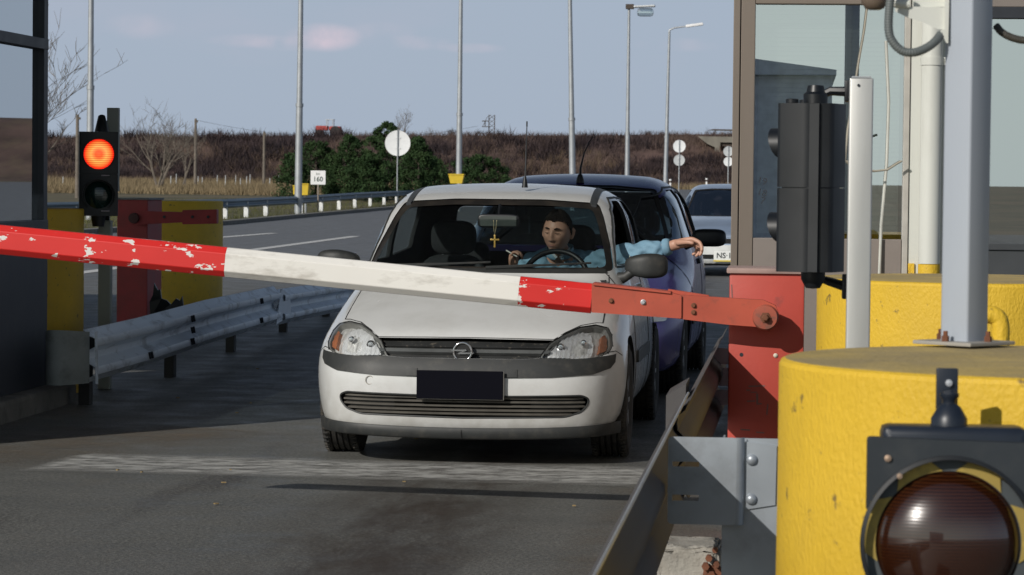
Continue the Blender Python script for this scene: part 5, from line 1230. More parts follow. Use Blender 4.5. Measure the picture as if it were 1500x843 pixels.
def basic_car(name, S, loc, rz):
    """body shell with openings, wheels, glazing, seats; S: dict of outlines"""
    o = empty(name, loc, rz); B = Body(S['prof'], S['W'], S['L'], **S.get('bk', {})); paint = S['paint']; mats = [paint, M_cint]
    cuts = [extr(S['wind'], 'F', .6, 2.12 if 'wy' not in S else S['wy'], mats)]
    for p in S['side']: cuts.append(extr(p, 'S', -1.2, 1.2, mats))
    cuts.append(extr(S['rear'], 'F', S['L']-.9, S['L']+.3, mats))
    for yw in S['wheels']:
        cuts.append(cyl_cut(S['tx']-.15, 1.2, yw, S['wr'], S['wr']+.055, mats)); cuts.append(cyl_cut(-1.2, -S['tx']+.15, yw, S['wr'], S['wr']+.055, mats))
    cuts += [c for c in S.get('cuts', lambda m: [])(mats)]
    me = shell(B, paint, cuts); body = link('body', me, [], o); me.set_sharp_from_angle(angle=R(38))
    if len(me.materials) == 0: me.materials.append(paint); me.materials.append(M_cint)
    for x_ in (-1, 1):
        for yw in S['wheels']: wheel(o, x_*S['tx'], yw, S['wr'], .185, x_)
    def shrink(p, d):
        c = Vector((sum(q[0] for q in p)/len(p), sum(q[1] for q in p)/len(p))); return [tuple(c+(Vector(q)-c)*d) for q in p]
    gl = S.get('glass', M_cg); ws = B.drape('windscreen', shrink(S['wind'], 1.01), 'F', gl, o, -.008, 0, .05)
    B.drape('rear_window', shrink(S['rear'], 1.01), 'R', gl, o, -.008, 0, .06)
    for i, p in enumerate(S['side']):
        for v in ('S', 'N'):
            if (i, v) in S.get('open', []): continue
            B.drape('side_window', shrink(p, 1.01), v, gl, o, -.008, 0, .08)
    fr = S.get('frit', .035); inner = S.get('wind_in')
    if inner: B.drape('windscreen_band', S['wind'], 'F', M_frit, ws, -.0055, 0, .03, holes=[inner])
    # cabin
    b = MB(); b.box2((-.66, 1.0, .26), (.66, S['L']-.35, .3)); b.box2((-.62, S['L']-.95, .3), (.62, S['L']-.4, .72), bev=.06); b.build('cabin_floor', M_cint, o)
    zc = S['cowl']
    b = MB(); b.plate([(S['wb']+.02, .5), (S['wb']+.62, .55), (S['wb']+.62, zc-.10), (S['wb']+.5, zc-.025), (S['wb']+.1, zc-.035), (S['wb']+.02, zc-.1)], 1.28, lambda u, v, w_: (-.64+w_, u, v)); b.build('dashboard', M_cint, o, True, 30)
    return o, B, body
# ---- the white hatchback
CF = Vector((-1.664, 15.16, 0))
P_white = carpaint('white_car_paint', (.66, .67, .665), .25, (.25, .225, .18), 1.0, zmax=.50, dust=.22)
corsa_prof = [(.09, .15), (.035, .19), (.012, .27), (.0, .36), (.0, .44), (.012, .50), (.045, .56), (.085, .60), (.13, .634), (.22, .685), (.45, .77), (.70, .85), (.90, .908), (1.0, .94), (1.12, 1.01), (1.4, 1.165), (1.62, 1.28), (1.78, 1.345), (2.0, 1.39), (2.3, 1.42), (2.7, 1.418), (3.1, 1.38), (3.38, 1.31), (3.52, 1.2), (3.66, 1.0), (3.76, .85), (3.81, .6), (3.82, .45), (3.80, .3), (3.72, .2), (3.5, .17), (2.0, .16), (.6, .15), (.25, .14)]
corsa_W = [(-.2, .72), (.14, .745), (.2, .765), (.35, .80), (.5, .806), (.62, .80), (.72, .79), (.80, .775), (.87, .752), (.95, .725), (1.1, .705), (1.25, .665), (1.35, .635), (1.45, .58), (1.6, .5)]
windp = rounded([(-.672, .955), (.672, .955), (.648, 1.06), (.585, 1.24), (.545, 1.318), (.25, 1.336), (-.25, 1.336), (-.545, 1.318), (-.585, 1.24), (-.648, 1.06)], .03, 4)
winin = rounded([(-.636, .980), (.636, .980), (.614, 1.06), (.552, 1.23), (.515, 1.29), (.25, 1.308), (-.25, 1.308), (-.515, 1.29), (-.552, 1.23), (-.614, 1.06)], .03, 4)
HL = [(.383, .548), (.56, .542), (.66, .548), (.722, .565), (.738, .60), (.727, .655), (.70, .690), (.64, .704), (.565, .695), (.495, .664), (.43, .622)]
HLs = lambda k: [(.575+(u-.575)*k, .615+(v-.615)*k) for u, v in HL]
INTK = [(-.635, .345), (-.60, .362), (0, .352), (.60, .362), (.635, .345), (.632, .315), (.60, .277), (.52, .252), (0, .243), (-.52, .252), (-.60, .277), (-.632, .315)]
GRL = [(-.45, .634), (0, .6385), (.45, .634), (.385, .548), (.3, .542), (-.3, .542), (-.385, .548)]
def corsa_cuts(mats):
    return [extr(rounded(HL, .012, 3), 'F', -.3, .62, mats), extr(rounded(mirror(HL), .012, 3), 'F', -.3, .62, mats), extr(rounded(INTK, .02, 3), 'F', -.3, .5, mats), extr(rounded(GRL, .006, 2), 'F', -.3, .3, mats)]
S = dict(prof=corsa_prof, W=corsa_W, L=3.82, paint=P_white, wind=windp, wind_in=winin, cuts=corsa_cuts,
         side=[rounded([(1.37, .985), (2.26, .99), (2.26, 1.33), (2.05, 1.33), (1.83, 1.27), (1.58, 1.12)], .03, 4), rounded([(2.36, .995), (3.05, 1.03), (3.08, 1.2), (2.9, 1.315), (2.36, 1.335)], .04, 4)],
         rear=rounded([(-.50, 1.0), (.50, 1.0), (.44, 1.28), (-.44, 1.28)], .05, 4), wheels=(.76, 3.25), tx=.705, wr=.29, cowl=.945, wb=1.0, open=[(0, 'S')], bk=dict(fa=.11, fb=.95))
o, B, body = basic_car('white_hatchback', S, CF, R(-.6)); CAR = o
tag(o, 'dusty white hatchback waiting at the lowered boom with its driver reaching out', 'car')
# front lamps
for sg in (1, -1):
    q = HLs(.985) if sg > 0 else mirror(HLs(.985)); cov = B.drape('headlight', rounded(q, .012, 3), 'F', M_lampg, o, -.002, 0, .02)
    q2 = rounded(HLs(1.02) if sg > 0 else mirror(HLs(1.02)), .012, 3)
    B.drape('lamp_housing', q2, 'F', pm('lamp_back', (.70, .70, .68), .3, .35, var=.35, vscale=22, stretch=(3.5, 1, .35)) if 'lamp_back' not in bpy.data.materials else bpy.data.materials['lamp_back'], cov, -.035, 0, .03)
    B.drape('lamp_rim', q2, 'F', pm('lamp_rim', (.20, .20, .19), .4) if 'lamp_rim' not in bpy.data.materials else bpy.data.materials['lamp_rim'], cov, -.006, .05, .02, holes=[rounded(HLs(.93) if sg > 0 else mirror(HLs(.93)), .012, 3)])
    qe = HLs(1.0) if sg > 0 else mirror(HLs(1.0)); B.line('lamp_edge', qe+[qe[0]], 'F', M_gap, cov, .003, -.002)
    cx = .585; cz = .618                                  # main reflector bowl
    b = MB(); pl = [(cx-.165, cz-.055), (cx+.068, cz-.058), (cx+.072, cz+.01), (cx+.04, cz+.066), (cx-.03, cz+.074), (cx-.09, cz+.045)]
    pl = rounded([(sg*u, v) for u, v in (pl if sg > 0 else pl[::-1])], .02, 4)
    def fnr(u, v): r_ = math.hypot(abs(u)-cx-.01, v-cz); return -.028*math.exp(-(r_/.05)**2)+.003*math.sin(abs(u)*260)
    B.drape('reflector', pl, 'F', M_refl, cov, -.022, .03, .009, fn=fnr)
    p, n_ = B.hit('F', sg*(cx+.01), cz); b = MB(); b.lathe([(0, -.012), (.012, -.01), (.016, .0), (.016, .03)], p+Vector((0, .02, 0)), 'Y', 18); b.build('bulb', M_chr, cov, True)
    p, n_ = B.hit('F', sg*(cx-.10), cz-.02); b = MB(); b.lathe([(0, -.006), (.014, -.004), (.022, .004), (.022, .02)], p+Vector((0, .022, 0)), 'Y', 18); b.build('bulb', M_chr, cov, True)
    am = [(.684, .574), (.712, .582), (.720, .60), (.712, .645), (.700, .662), (.686, .662)]; am = rounded([(sg*u, v) for u, v in (am if sg > 0 else am[::-1])], .006, 3)
    B.drape('turn_signal', am, 'F', pm('orange_lens', (.36, .13, .06), .3, bump=.4, bscale=90) if 'orange_lens' not in bpy.data.materials else bpy.data.materials['orange_lens'], cov, -.014, .02, .012, fn=lambda u, v: .002*math.sin(v*240))
# grille: recessed dark plate with a bar, badge
M_gr = pm('grille_plastic', (.022, .023, .023), .5, var=.2, dirt=.8, dcol=(.16, .14, .11), dlo=.58, dhi=.70, dscale=38)
g = B.drape('grille', rounded([(u*1.02, .588+(v-.588)*1.1) for u, v in GRL], .006, 2), 'F', M_gr, o, -.026, 0, .03)
B.drape('grille_bar', rounded([(-.44, .589), (.44, .589), (.43, .573), (-.43, .573)], .005, 3), 'F', pm('bar_grey', (.10, .105, .105), .35, dirt=.5, dcol=(.03, .03, .03)), g, -.004, .02, .02)
B.drape('grille_rib', rounded([(-.43, .612), (.43, .612), (.43, .607), (-.43, .607)], .002, 2), 'F', M_gr, g, -.016, .01, .03)
pb, nb = B.hit('F', 0, .573); tb = math.atan2(-nb.z, -nb.y)
Mb = Matrix.Translation(pb+nb*.004+Vector((0, -.010, 0))) @ Matrix.Rotation(tb*.0, 4, 'X')
b = MB(); pts = [Mb @ Vector((.0455*math.cos(a), -.010, .0455*math.sin(a))) for a in np.linspace(0, 2*math.pi, 49)]; b.tube(pts, .0060, 10, cap=False)
zig = [(-.058, .0105), (-.0, .0105), (.020, .0085), (.016, .002), (.0, -.0035), (.058, -.0035), (.055, -.0115), (-.004, -.0115), (-.024, -.009), (-.014, .001), (-.002, .0045), (-.054, .0045)]
zig = [(-.060, .009), (.018, .0105), (.022, .006), (-.002, -.002), (.060, -.003), (.052, -.009), (-.020, -.0105), (-.024, -.006), (.001, .002), (-.052, .003)]
b.plate(zig, .008, lambda u, v, w_: Mb @ Vector((u, -.018+w_, v*1.15))); b.build('badge', M_chr, o, True, 40)
b = MB(); b.lathe([(0, -.002), (.043, -.002), (.045, .03)], pb+nb*.006+Vector((0, -.012, 0)), 'Y', 40); b.build('badge_disc', pm('badge_black', (.015, .015, .015), .4), o, True)
# black bumper band
band_top = [(-.752, .560), (-.735, .556), (-.56, .540), (-.385, .545), (-.3, .539), (.3, .539), (.385, .545), (.56, .540), (.735, .556), (.752, .560)]
band_bot = [(.750, .52), (.73, .492), (.65, .466), (.45, .452), (.2, .447), (-.2, .447), (-.45, .452), (-.65, .466), (-.73, .492), (-.750, .52)]
B.drape('bumper_band', band_top+band_bot, 'F', M_trim, o, .006, .014, .025)
b = MB(); vs = []; n = 60
for i in range(n+1):
    x = -.775+1.55*i/n; ax_ = abs(x)/.775; p, _n = B.hit('F', min(max(x, -.74), .74), .24); y = p.y+max(0, abs(x)-.74)*3.2; zt_ = .192+.022*ax_**2; zb_ = .134+.020*ax_**2
    vs += [(x, y-.006, zt_), (x, y-.012, zt_-.012), (x, y-.006, zb_+.008), (x, y+.006, zb_), (x, y+.05, zb_+.01), (x, y+.05, zt_)]
b.add(vs, [(i*6+k, i*6+(k+1) % 6, i*6+6+(k+1) % 6, i*6+6+k) for i in range(n) for k in range(6)]+[tuple(range(6)), tuple(range(n*6, n*6+6))[::-1]]); lp = b.build('front_lip', M_trim, o, True, 50)
b = MB(); b.box((.0, B.hit('F', 0, .24)[0].y-.0125, .163), (.003, .004, .042)); b.build('lip_seam', M_gap, lp)
# lower intake with slats
M_slat = pm('dusty_slat', (.085, .078, .066), .7, var=.25, vscale=12)
ik = B.drape('intake', rounded([(u*1.01, .30+(v-.30)*1.06) for u, v in INTK], .02, 3), 'F', M_gap, o, -.06, 0, .04)
for zz, hw_ in ((.345, .615), (.325, .622), (.303, .622), (.281, .60), (.262, .56)):
    B.drape('slat', rounded([(-hw_, zz+.0045), (0, zz-.002+.0045), (hw_, zz+.0045), (hw_, zz-.0045), (0, zz-.002-.0045), (-hw_, zz-.0045)], .002, 1), 'F', M_slat, ik, -.012, .035, .03)
for sg in (1, -1):
    q = [(sg*u, v) for u, v in [(.35, .352), (.61, .356), (.625, .335), (.61, .292), (.52, .256), (.35, .25)]]; B.drape('intake_blank', q if sg > 0 else q[::-1], 'F', M_trim, ik, -.03, 0, .04)
B.line('intake_edge', [(u, v) for u, v in rounded(INTK, .02, 3)]+[rounded(INTK, .02, 3)[0]], 'F', M_trim, o, .005, -.002)
# plate
b = MB(); b.box((-.003, -.018, .4095), (.442, .012, .146), bev=.012); b.build('plate_frame', pm('plate_frame', (.25, .24, .22), .5), o)
b = MB(); b.box((-.006, -.0255, .412), (.437, .006, .143), bev=.011); b.build('number_plate', pm('navy_blank', (.0022, .0024, .006), .35, var=.05), o, label := None) if False else b.build('number_plate', pm('navy_blank', (.0022, .0024, .006), .6, var=.05, spec=.08), o)
for sg in (-1, 1): B.drape('plate_mount', [(sg*.225, .49), (sg*.28, .49), (sg*.28, .452), (sg*.225, .452)][::sg], 'F', M_trim, o, .010, .01, .02)
# panel gaps
B.line('bonnet_gap', [(-.45, .6375), (-.2, .641), (0, .642), (.2, .641), (.45, .6375)], 'F', M_gap, o, .004, -.002)
for sg in (1, -1):
    B.line('bonnet_gap', [(sg*.450, .637), (sg*.50, .669), (sg*.57, .701), (sg*.64, .711), (sg*.672, .709)], 'F', M_gap, o, .004, -.0015)
    B.line('bonnet_gap', [(sg*.672, .709), (sg*.672, .73), (sg*.668, .78), (sg*.660, .84), (sg*.655, .90), (sg*.65, .935)], 'F', M_gap, o, .0035, -.001)
    v = 'S' if sg > 0 else 'N'
    B.line('bumper_gap', [(.26, .572), (.34, .575), (.40, .55)], v, M_gap, o, .003, -.001)
    B.line('door_gap', [(1.2, .98), (1.16, .8), (1.15, .5), (1.2, .3), (1.4, .25), (2.2, .25), (2.3, .4), (2.31, .98)], v, M_gap, o, .004, -.001)
    B.line('door_gap', [(2.31, .4), (2.33, .98), (2.32, 1.34)], v, M_gap, o, .003, -.001)
    B.drape('side_moulding', rounded([(1.22, .53), (2.26, .53), (2.26, .465), (1.22, .465)], .02, 3), v, M_trim, o, .012, .02, .06)
    B.line('window_seal', [(1.34, .975), (1.56, 1.125), (1.82, 1.28), (2.04, 1.345), (2.3, 1.348), (2.9, 1.33), (3.12, 1.2), (3.08, 1.015), (2.3, .982), (1.34, .975)], v, M_trim, o, .007, 0)
    B.drape('handle', rounded([(2.03, .86), (2.2, .865), (2.2, .835), (2.03, .83)], .01, 3), v, P_white, o, .02, .03, .03)
    B.drape('roof_moulding', [(sg*.497, 1.80), (sg*.535, 1.80), (sg*.535, 2.4), (sg*.525, 3.1), (sg*.49, 3.1), (sg*.49, 2.4)][::-sg], 'T', pm('roof_ditch', (.05, .055, .06), .5) if 'roof_ditch' not in bpy.data.materials else bpy.data.materials['roof_ditch'], o, .0025, .01, .06)
    B.drape('roof_moulding', [(sg*.508, 1.306), (sg*.536, 1.30), (sg*.532, 1.325), (sg*.525, 1.345), (sg*.50, 1.342)][::sg], 'F', bpy.data.materials['roof_ditch'], o, .003, .01, .012)
    # door mirror
    mo = empty('door_mirror', (sg*.845, 1.30, .985)); mo.parent = o
    def tp(q, sg=sg):
        q.z *= 1-.22*max(0, -q.x*sg)/.1; q.y += .25*abs(q.x); return q
    selo('mirror_shell', (0, 0, 0), (.235, .12, .135), M_trim, mo, 3.4, 40, taper=tp)
    b = MB(); b.box((0, .058, 0), (.19, .006, .10), bev=.002); b.build('mirror_glass', M_chr, mo)
    b = MB(); b.tube([(-sg*.07, .0, -.03), (-sg*.11, .0, -.06), (-sg*.155, .02, -.075)], [.026, .026, .04], 12); b.build('mirror_foot', M_trim, mo, True)
p, n_ = B.hit('F', -.472, .425); b = MB(); b.tube([p+n_*.001+Vector((.021*math.cos(a), 0, .021*math.sin(a))) for a in np.linspace(0, 2*math.pi, 30)], .0022, 6, cap=False); b.build('tow_cap', pm('cap_ring', (.42, .40, .36), .6), o, True)
# cowl, wipers
B.drape('cowl_panel', rounded([(-.63, .965), (.63, .965), (.64, .945), (-.64, .945)], .004, 2), 'F', M_trim, o, .004, .01, .03)
for (xa_, xb_, zz) in ((-.55, .02, 0), (.0, .55, 0)):
    pts = []
    for t in np.linspace(0, 1, 12): p, n_ = B.hit('F', xa_+(xb_-xa_)*t, .962+.028*t); pts.append(p+n_*(.012))
    b = MB(); b.tube(pts, [.009]*6+[.006]*6, 6); b.build('wiper', M_trim, o, True)
b = MB(); b.tube([(0.115, 1.95, 1.405), (0.116, 1.96, 1.45), (0.120, 1.98, 1.745)], [.007, .005, .0028], 8); b.lathe([(.018, 0), (.014, .03), (.008, .06), (0, .062)], (.115, 1.95, 1.40), 'Z', 12); b.tube([(0.120, 1.98, 1.745), (0.120, 1.98, 1.775)], .0045, 6); b.build('antenna', M_blk, o, True)
# cabin
seat(o, -.33, 2.02, .96, M_seat, hz=1.105); seat(o, .36, 2.02, .96, M_seat, hz=1.09)
steering(o, (.335, 1.50, .895), .178, M_blk)
for sg in (-1, 1): selo('rear_headrest', (sg*.33, 3.0, 1.0), (.26, .1, .14), M_seat, o, 3.2)
rm = empty('rear_view_mirror', (.012, 1.55, 1.215)); rm.parent = o; selo('mirror_case', (0, 0, 0), (.235, .035, .078), M_blk, rm, 5); b = MB(); b.box((0, .019, 0), (.21, .004, .06), bev=.001); b.build('mirror_glass', M_chr, rm)
b = MB(); b.tube([(0, 0, .03), (0, .06, .09)], .008, 8); b.build('stem', M_blk, rm)
b = MB(); b.box((0, -.0195, 0), (.2, .003, .055), bev=.001); b.build('mirror_back', pm('mirror_grey', (.045, .055, .05), .5), rm)
for sg in (-1, 1):
    b = MB(); b.box((sg*.27, 1.93, 1.335), (.36, .15, .014), rx=.15, bev=.005); b.build('sun_visor', M_cint, o)
# cross on a string
cx_ = Vector(CF)+Vector((.012, 1.50, 1.105)); o2 = empty('hanging_cross', cx_)
M_gold = pm('gold_wood', (.62, .38, .10), .35, .3, var=.1)
b = MB(); b.box((0, 0, 0), (.009, .006, .060), bev=.002); b.box((0, 0, .008), (.040, .006, .009), bev=.002)
for v in ((0, .03), (0, -.03), (.02, .008), (-.02, .008)): b.lathe([(0, -.004), (.006, 0), (0, .004)], (v[0], 0, v[1]), 'Y', 10)
b.build('cross', M_gold, o2, True)
b = MB(); b.tube([(-.009, .01, .115), (-.005, 0, .06), (0, 0, .032), (.005, 0, .06), (.009, .01, .115)], .0014, 5); b.build('string', pm('string', (.5, .42, .25), .8), o2)
tag(o2, 'small golden cross hanging from the inside mirror of the white car', 'cross')

# ---- the purple car behind
P_pur = carpaint('purple_car_paint', (.085, .06, .25), .25, (.12, .1, .1), .7, metal=.25, coat=.4, dust=.12)
pur_prof = [(.1, .17), (.02, .22), (.0, .35), (.01, .48), (.05, .58), (.12, .66), (.25, .72), (.5, .80), (.8, .875), (1.0, .925), (1.1, .965), (1.35, 1.1), (1.65, 1.28), (1.85, 1.385), (2.05, 1.44), (2.35, 1.482), (2.8, 1.49), (3.3, 1.46), (3.7, 1.38), (3.9, 1.2), (4.02, .95), (4.08, .6), (4.08, .35), (4.0, .22), (3.5, .18), (2, .17), (.6, .17), (.3, .16)]
pur_W = [(-.2, .78), (.15, .80), (.3, .845), (.5, .865), (.7, .868), (.85, .85), (.95, .82), (1.1, .765), (1.25, .715), (1.38, .66), (1.5, .57), (1.65, .45)]
wp = rounded([(-.70, .99), (.70, .99), (.66, 1.12), (.59, 1.30), (.555, 1.385), (.25, 1.41), (-.25, 1.41), (-.555, 1.385), (-.59, 1.30), (-.66, 1.12)], .03, 4)
wi = rounded([(u*.955, 1.2+(v-1.2)*.93) for u, v in wp], .01, 2)
def generic_front(o, B, S, z0, z1_, hz=(.50, .64), lampx=(.42, .74), plate=None):
    for sg in (1, -1):
        q = [(sg*lampx[0], hz[0]), (sg*lampx[1], hz[0]+.015), (sg*(lampx[1]+.01), (hz[0]+hz[1])/2), (sg*(lampx[1]-.03), hz[1]), (sg*(lampx[0]+.03), hz[1]-.01)][::sg]
        h = B.drape('headlight', rounded(q, .015, 3), 'F', M_refl, o, .003, .01, .025); B.drape('lamp_cover', rounded(q, .015, 3), 'F', M_lampg, h, .010, .006, .03)
    return
pcar_X, pcar_Y = -1.60, 19.95
S = dict(prof=pur_prof, W=pur_W, L=4.08, paint=P_pur, wind=wp, wind_in=wi, glass=M_cgd, side=[rounded([(1.3, 1.0), (2.4, 1.01), (2.4, 1.385), (2.1, 1.38), (1.8, 1.31), (1.5, 1.14)], .03, 4), rounded([(2.5, 1.01), (3.35, 1.04), (3.4, 1.2), (3.2, 1.34), (2.5, 1.385)], .04, 4)],
         rear=rounded([(-.55, 1.02), (.55, 1.02), (.5, 1.36), (-.5, 1.36)], .05, 4), wheels=(.82, 3.4), tx=.745, wr=.30, cowl=.965, wb=1.06, wy=2.2, bk=dict(nth=96, nfan=26, nst=60))
o, B, body = basic_car('purple_car', S, (pcar_X, pcar_Y, 0), R(-1.2))
tag(o, 'glossy dark purple car queued directly behind the white hatchback', 'car')
generic_front(o, B, S, .5, .66)
B.drape('grille', rounded([(-.38, .62), (.38, .62), (.34, .5), (-.34, .5)], .02, 3), 'F', M_trim, o, .003, .01, .03)
B.drape('intake', rounded([(-.6, .36), (.6, .36), (.55, .25), (-.55, .25)], .02, 3), 'F', M_trim, o, .003, .01, .03)
for sg in (1, -1):
    v = 'S' if sg > 0 else 'N'
    B.line('door_gap', [(1.25, .99), (1.2, .8), (1.2, .5), (1.3, .27), (2.3, .25), (2.42, .4), (2.45, .99), (2.45, 1.39)], v, M_gap, o, .004, -.001)
    B.line('window_seal', [(1.27, .99), (1.48, 1.15), (1.79, 1.325), (2.1, 1.395), (2.5, 1.40), (3.2, 1.36), (3.43, 1.2), (3.37, 1.02), (1.27, .99)], v, M_trim, o, .009, 0)
    B.drape('side_moulding', rounded([(1.25, .53), (2.4, .53), (2.4, .45), (1.25, .45)], .02, 3), v, M_trim, o, .012, .02, .06)
    B.drape('handle', rounded([(2.15, .88), (2.35, .885), (2.35, .85), (2.15, .845)], .01, 3), v, M_trim, o, .02, .03, .04)
    mo = empty('door_mirror', (sg*.965, 1.4, 1.05)); mo.parent = o; selo('mirror_shell', (0, 0, 0), (.24, .12, .125), M_blk, mo, 3.6, 32)
    b = MB(); b.tube([(-sg*.09, .0, -.03), (-sg*.17, .02, -.05)], [.025, .04], 10); b.build('mirror_foot', M_blk, mo, True); b = MB(); b.box((0, .058, 0), (.19, .006, .09)); b.build('mirror_glass', M_chr, mo)
b = MB(); b.tube([(0, 1.98, 1.44), (.0, 2.0, 1.53), (.02, 2.06, 1.64), (.05, 2.10, 1.72), (.075, 2.13, 1.755)], [.010, .008, .005, .004, .003], 8); b.lathe([(.03, 0), (.026, .03), (.016, .06), (0, .065)], (0, 1.98, 1.425), 'Z', 14); b.build('antenna', M_blk, o, True)
seat(o, -.37, 2.3, 1.0, M_seat, hz=1.17, hole=True); seat(o, .37, 2.3, 1.0, M_seat, hz=1.17, hole=True); steering(o, (.37, 1.7, .96), .185, M_blk)
rm = empty('rear_view_mirror', (0, 1.75, 1.3)); rm.parent = o; selo('mirror_case', (0, 0, 0), (.25, .04, .08), M_blk, rm, 5)
for sg in (-1, 1): selo('rear_headrest', (sg*.36, 3.3, 1.12), (.27, .1, .2), M_seat, o, 3.2)

# ---- the grey blue car further back
P_gb = carpaint('grey_blue_car_paint', (.36, .44, .56), .3, (.2, .19, .17), .5, metal=.25, coat=.8, dust=.15)
gb_prof = [(.1, .2), (.02, .24), (.0, .34), (.01, .46), (.03, .54), (.07, .60), (.16, .645), (.5, .73), (.85, .80), (1.05, .845), (1.15, .88), (1.4, 1.02), (1.75, 1.22), (1.95, 1.32), (2.15, 1.365), (2.5, 1.40), (3.0, 1.39), (3.4, 1.33), (3.75, 1.1), (3.95, .92), (4.35, .88), (4.42, .7), (4.42, .4), (4.3, .25), (3.5, .2), (2, .18), (.6, .18), (.3, .18)]
wp2 = rounded([(-.66, .90), (.66, .90), (.62, 1.03), (.55, 1.22), (.515, 1.305), (.25, 1.328), (-.25, 1.328), (-.515, 1.305), (-.55, 1.22), (-.62, 1.03)], .03, 4)
S = dict(prof=gb_prof, W=[(a, b_*.985) for a, b_ in pur_W[:5]]+[(.8, .82), (.9, .77), (1.05, .71), (1.2, .65), (1.33, .59), (1.45, .5), (1.6, .4)], L=4.42, paint=P_gb, wind=wp2, wind_in=rounded([(u*.95, 1.11+(v-1.11)*.93) for u, v in wp2], .01, 2), glass=M_cgd,
         side=[rounded([(1.4, .92), (2.45, .93), (2.45, 1.30), (2.15, 1.30), (1.85, 1.2)], .03, 4), rounded([(2.55, .93), (3.35, .95), (3.2, 1.2), (2.55, 1.30)], .04, 4)], rear=rounded([(-.52, .98), (.52, .98), (.48, 1.26), (-.48, 1.26)], .05, 4), wheels=(.85, 3.4), tx=.74, wr=.30, cowl=.875, wb=1.12, wy=2.25, bk=dict(nth=96, nfan=30, nst=60, k=.13))
gX, gY = -1.08, 46.0
o, B, body = basic_car('grey_blue_saloon', S, (gX, gY, 0), R(0))
tag(o, 'grey blue saloon waiting at the back of the queue with its plate half hidden', 'car')
B.drape('grille', rounded([(-.42, .575), (.42, .575), (.40, .50), (-.40, .50)], .01, 3), 'F', M_gap, o, .002, .01, .03)
B.drape('grille_frame', [(-.70, .61), (.70, .61), (.70, .585), (-.70, .585)], 'F', P_gb, o, .012, .02, .03)
generic_front(o, B, S, .5, .66, hz=(.495, .585), lampx=(.44, .76))
M_lb = pm('pale_bumper', (.62, .63, .62), .45, var=.06, dirt=.3, dcol=(.3, .28, .25))
B.drape('bumper', [(-.84, .475), (.84, .475), (.85, .40), (.5, .335), (-.5, .335), (-.85, .40)], 'F', M_lb, o, .03, .04, .03, holes=[[(-.7, .437), (-.30, .437), (-.30, .43), (-.7, .43)], [(.3, .437), (.7, .437), (.7, .43), (.3, .43)]])
B.drape('intake', [(-.7, .33), (.7, .33), (.7, .27), (-.7, .27)], 'F', M_gap, o, .008, .01, .04)
B.drape('bumper_lip', [(-.76, .262), (.76, .262), (.76, .225), (-.76, .225)], 'F', M_lb, o, .03, .04, .03)
B.drape('under_tray', [(-.76, .215), (.76, .215), (.74, .17), (-.74, .17)], 'F', M_trim, o, .02, .04, .03)
zc_ = PZ(1057, 375, gY-.05); xc_ = PX(1045.5, gY-.05, 375)-gX+.27
b = MB(); b.box((xc_, -.045, zc_), (.54, .012, .135), bev=.004); pl = b.build('number_plate', pm('plate_white', (.75, .76, .74), .5, var=.03), o)
b = MB(); b.box((xc_, -.049, zc_-.078), (.55, .014, .022), bev=.003); b.build('plate_strip', pm('plate_yellow', (.65, .5, .08), .5), o)
text_mesh('plate_text', 'NS·1', .115, pm('plate_ink', (.03, .035, .04), .5), pl, Matrix.Translation((xc_-.115, -.052, zc_+.0)) @ Matrix.Rotation(R(90), 4, 'X'), .0015, True)
for sg in (1, -1):
    v = 'S' if sg > 0 else 'N'; mo = empty('door_mirror', (sg*.93, 1.5, .97)); mo.parent = o; selo('mirror_shell', (0, 0, 0), (.2, .12, .12), P_gb, mo, 3.6, 24)
    b = MB(); b.tube([(-sg*.07, .0, -.03), (-sg*.16, .02, -.05)], [.02, .03], 8); b.build('mirror_foot', M_blk, mo, True)
    B.line('door_gap', [(1.35, .9), (1.3, .8), (1.3, .5), (1.4, .27), (2.4, .25), (2.5, .4), (2.5, 1.3)], v, M_gap, o, .004, -.001)
seat(o, -.37, 2.35, .9, M_seat, hz=1.07); seat(o, .37, 2.35, .9, M_seat, hz=1.07); steering(o, (.37, 1.75, .88), .185, M_blk)
selo('roof_pod', (.32, 2.7, 1.40), (.35, .5, .09), P_gb, o, 2.5)
# a fourth roof behind it
# ------------------------------------------------------------------ the driver
M_skin = pm('skin', (.50, .28, .20), .5, var=.08, vscale=12, dirt=.2, dcol=(.35, .14, .10), dscale=10)
M_hair = pm('dark_hair', (.012, .009, .007), .85, var=.3, vscale=60, bump=.6, bscale=160, spec=.12)
M_jac = pm('light_blue_jacket', (.17, .31, .42), .75, var=.12, vscale=9, bump=.3, bscale=40)
M_trou = pm('dark_trousers', (.03, .035, .05), .9)
def skin_mesh(V, E, Rd, root, sub=2):
    me = bpy.data.meshes.new('sk'); me.from_pydata(V, E, []); ob = bpy.data.objects.new('sk', me); col.objects.link(ob)
    md = ob.modifiers.new('skin', 'SKIN'); md.use_smooth_shade = True
    for i, r in enumerate(Rd): me.skin_vertices[0].data[i].radius = (r, r) if not isinstance(r, tuple) else r
    me.skin_vertices[0].data[root].use_root = True
    s = ob.modifiers.new('sub', 'SUBSURF'); s.levels = sub; s.render_levels = sub
    out = evalmesh(ob); bpy.data.objects.remove(ob); return out
def chain(lst):
    V = [p for p, r in lst]; return V, [(i, i+1) for i in range(len(V)-1)], [r for p, r in lst]
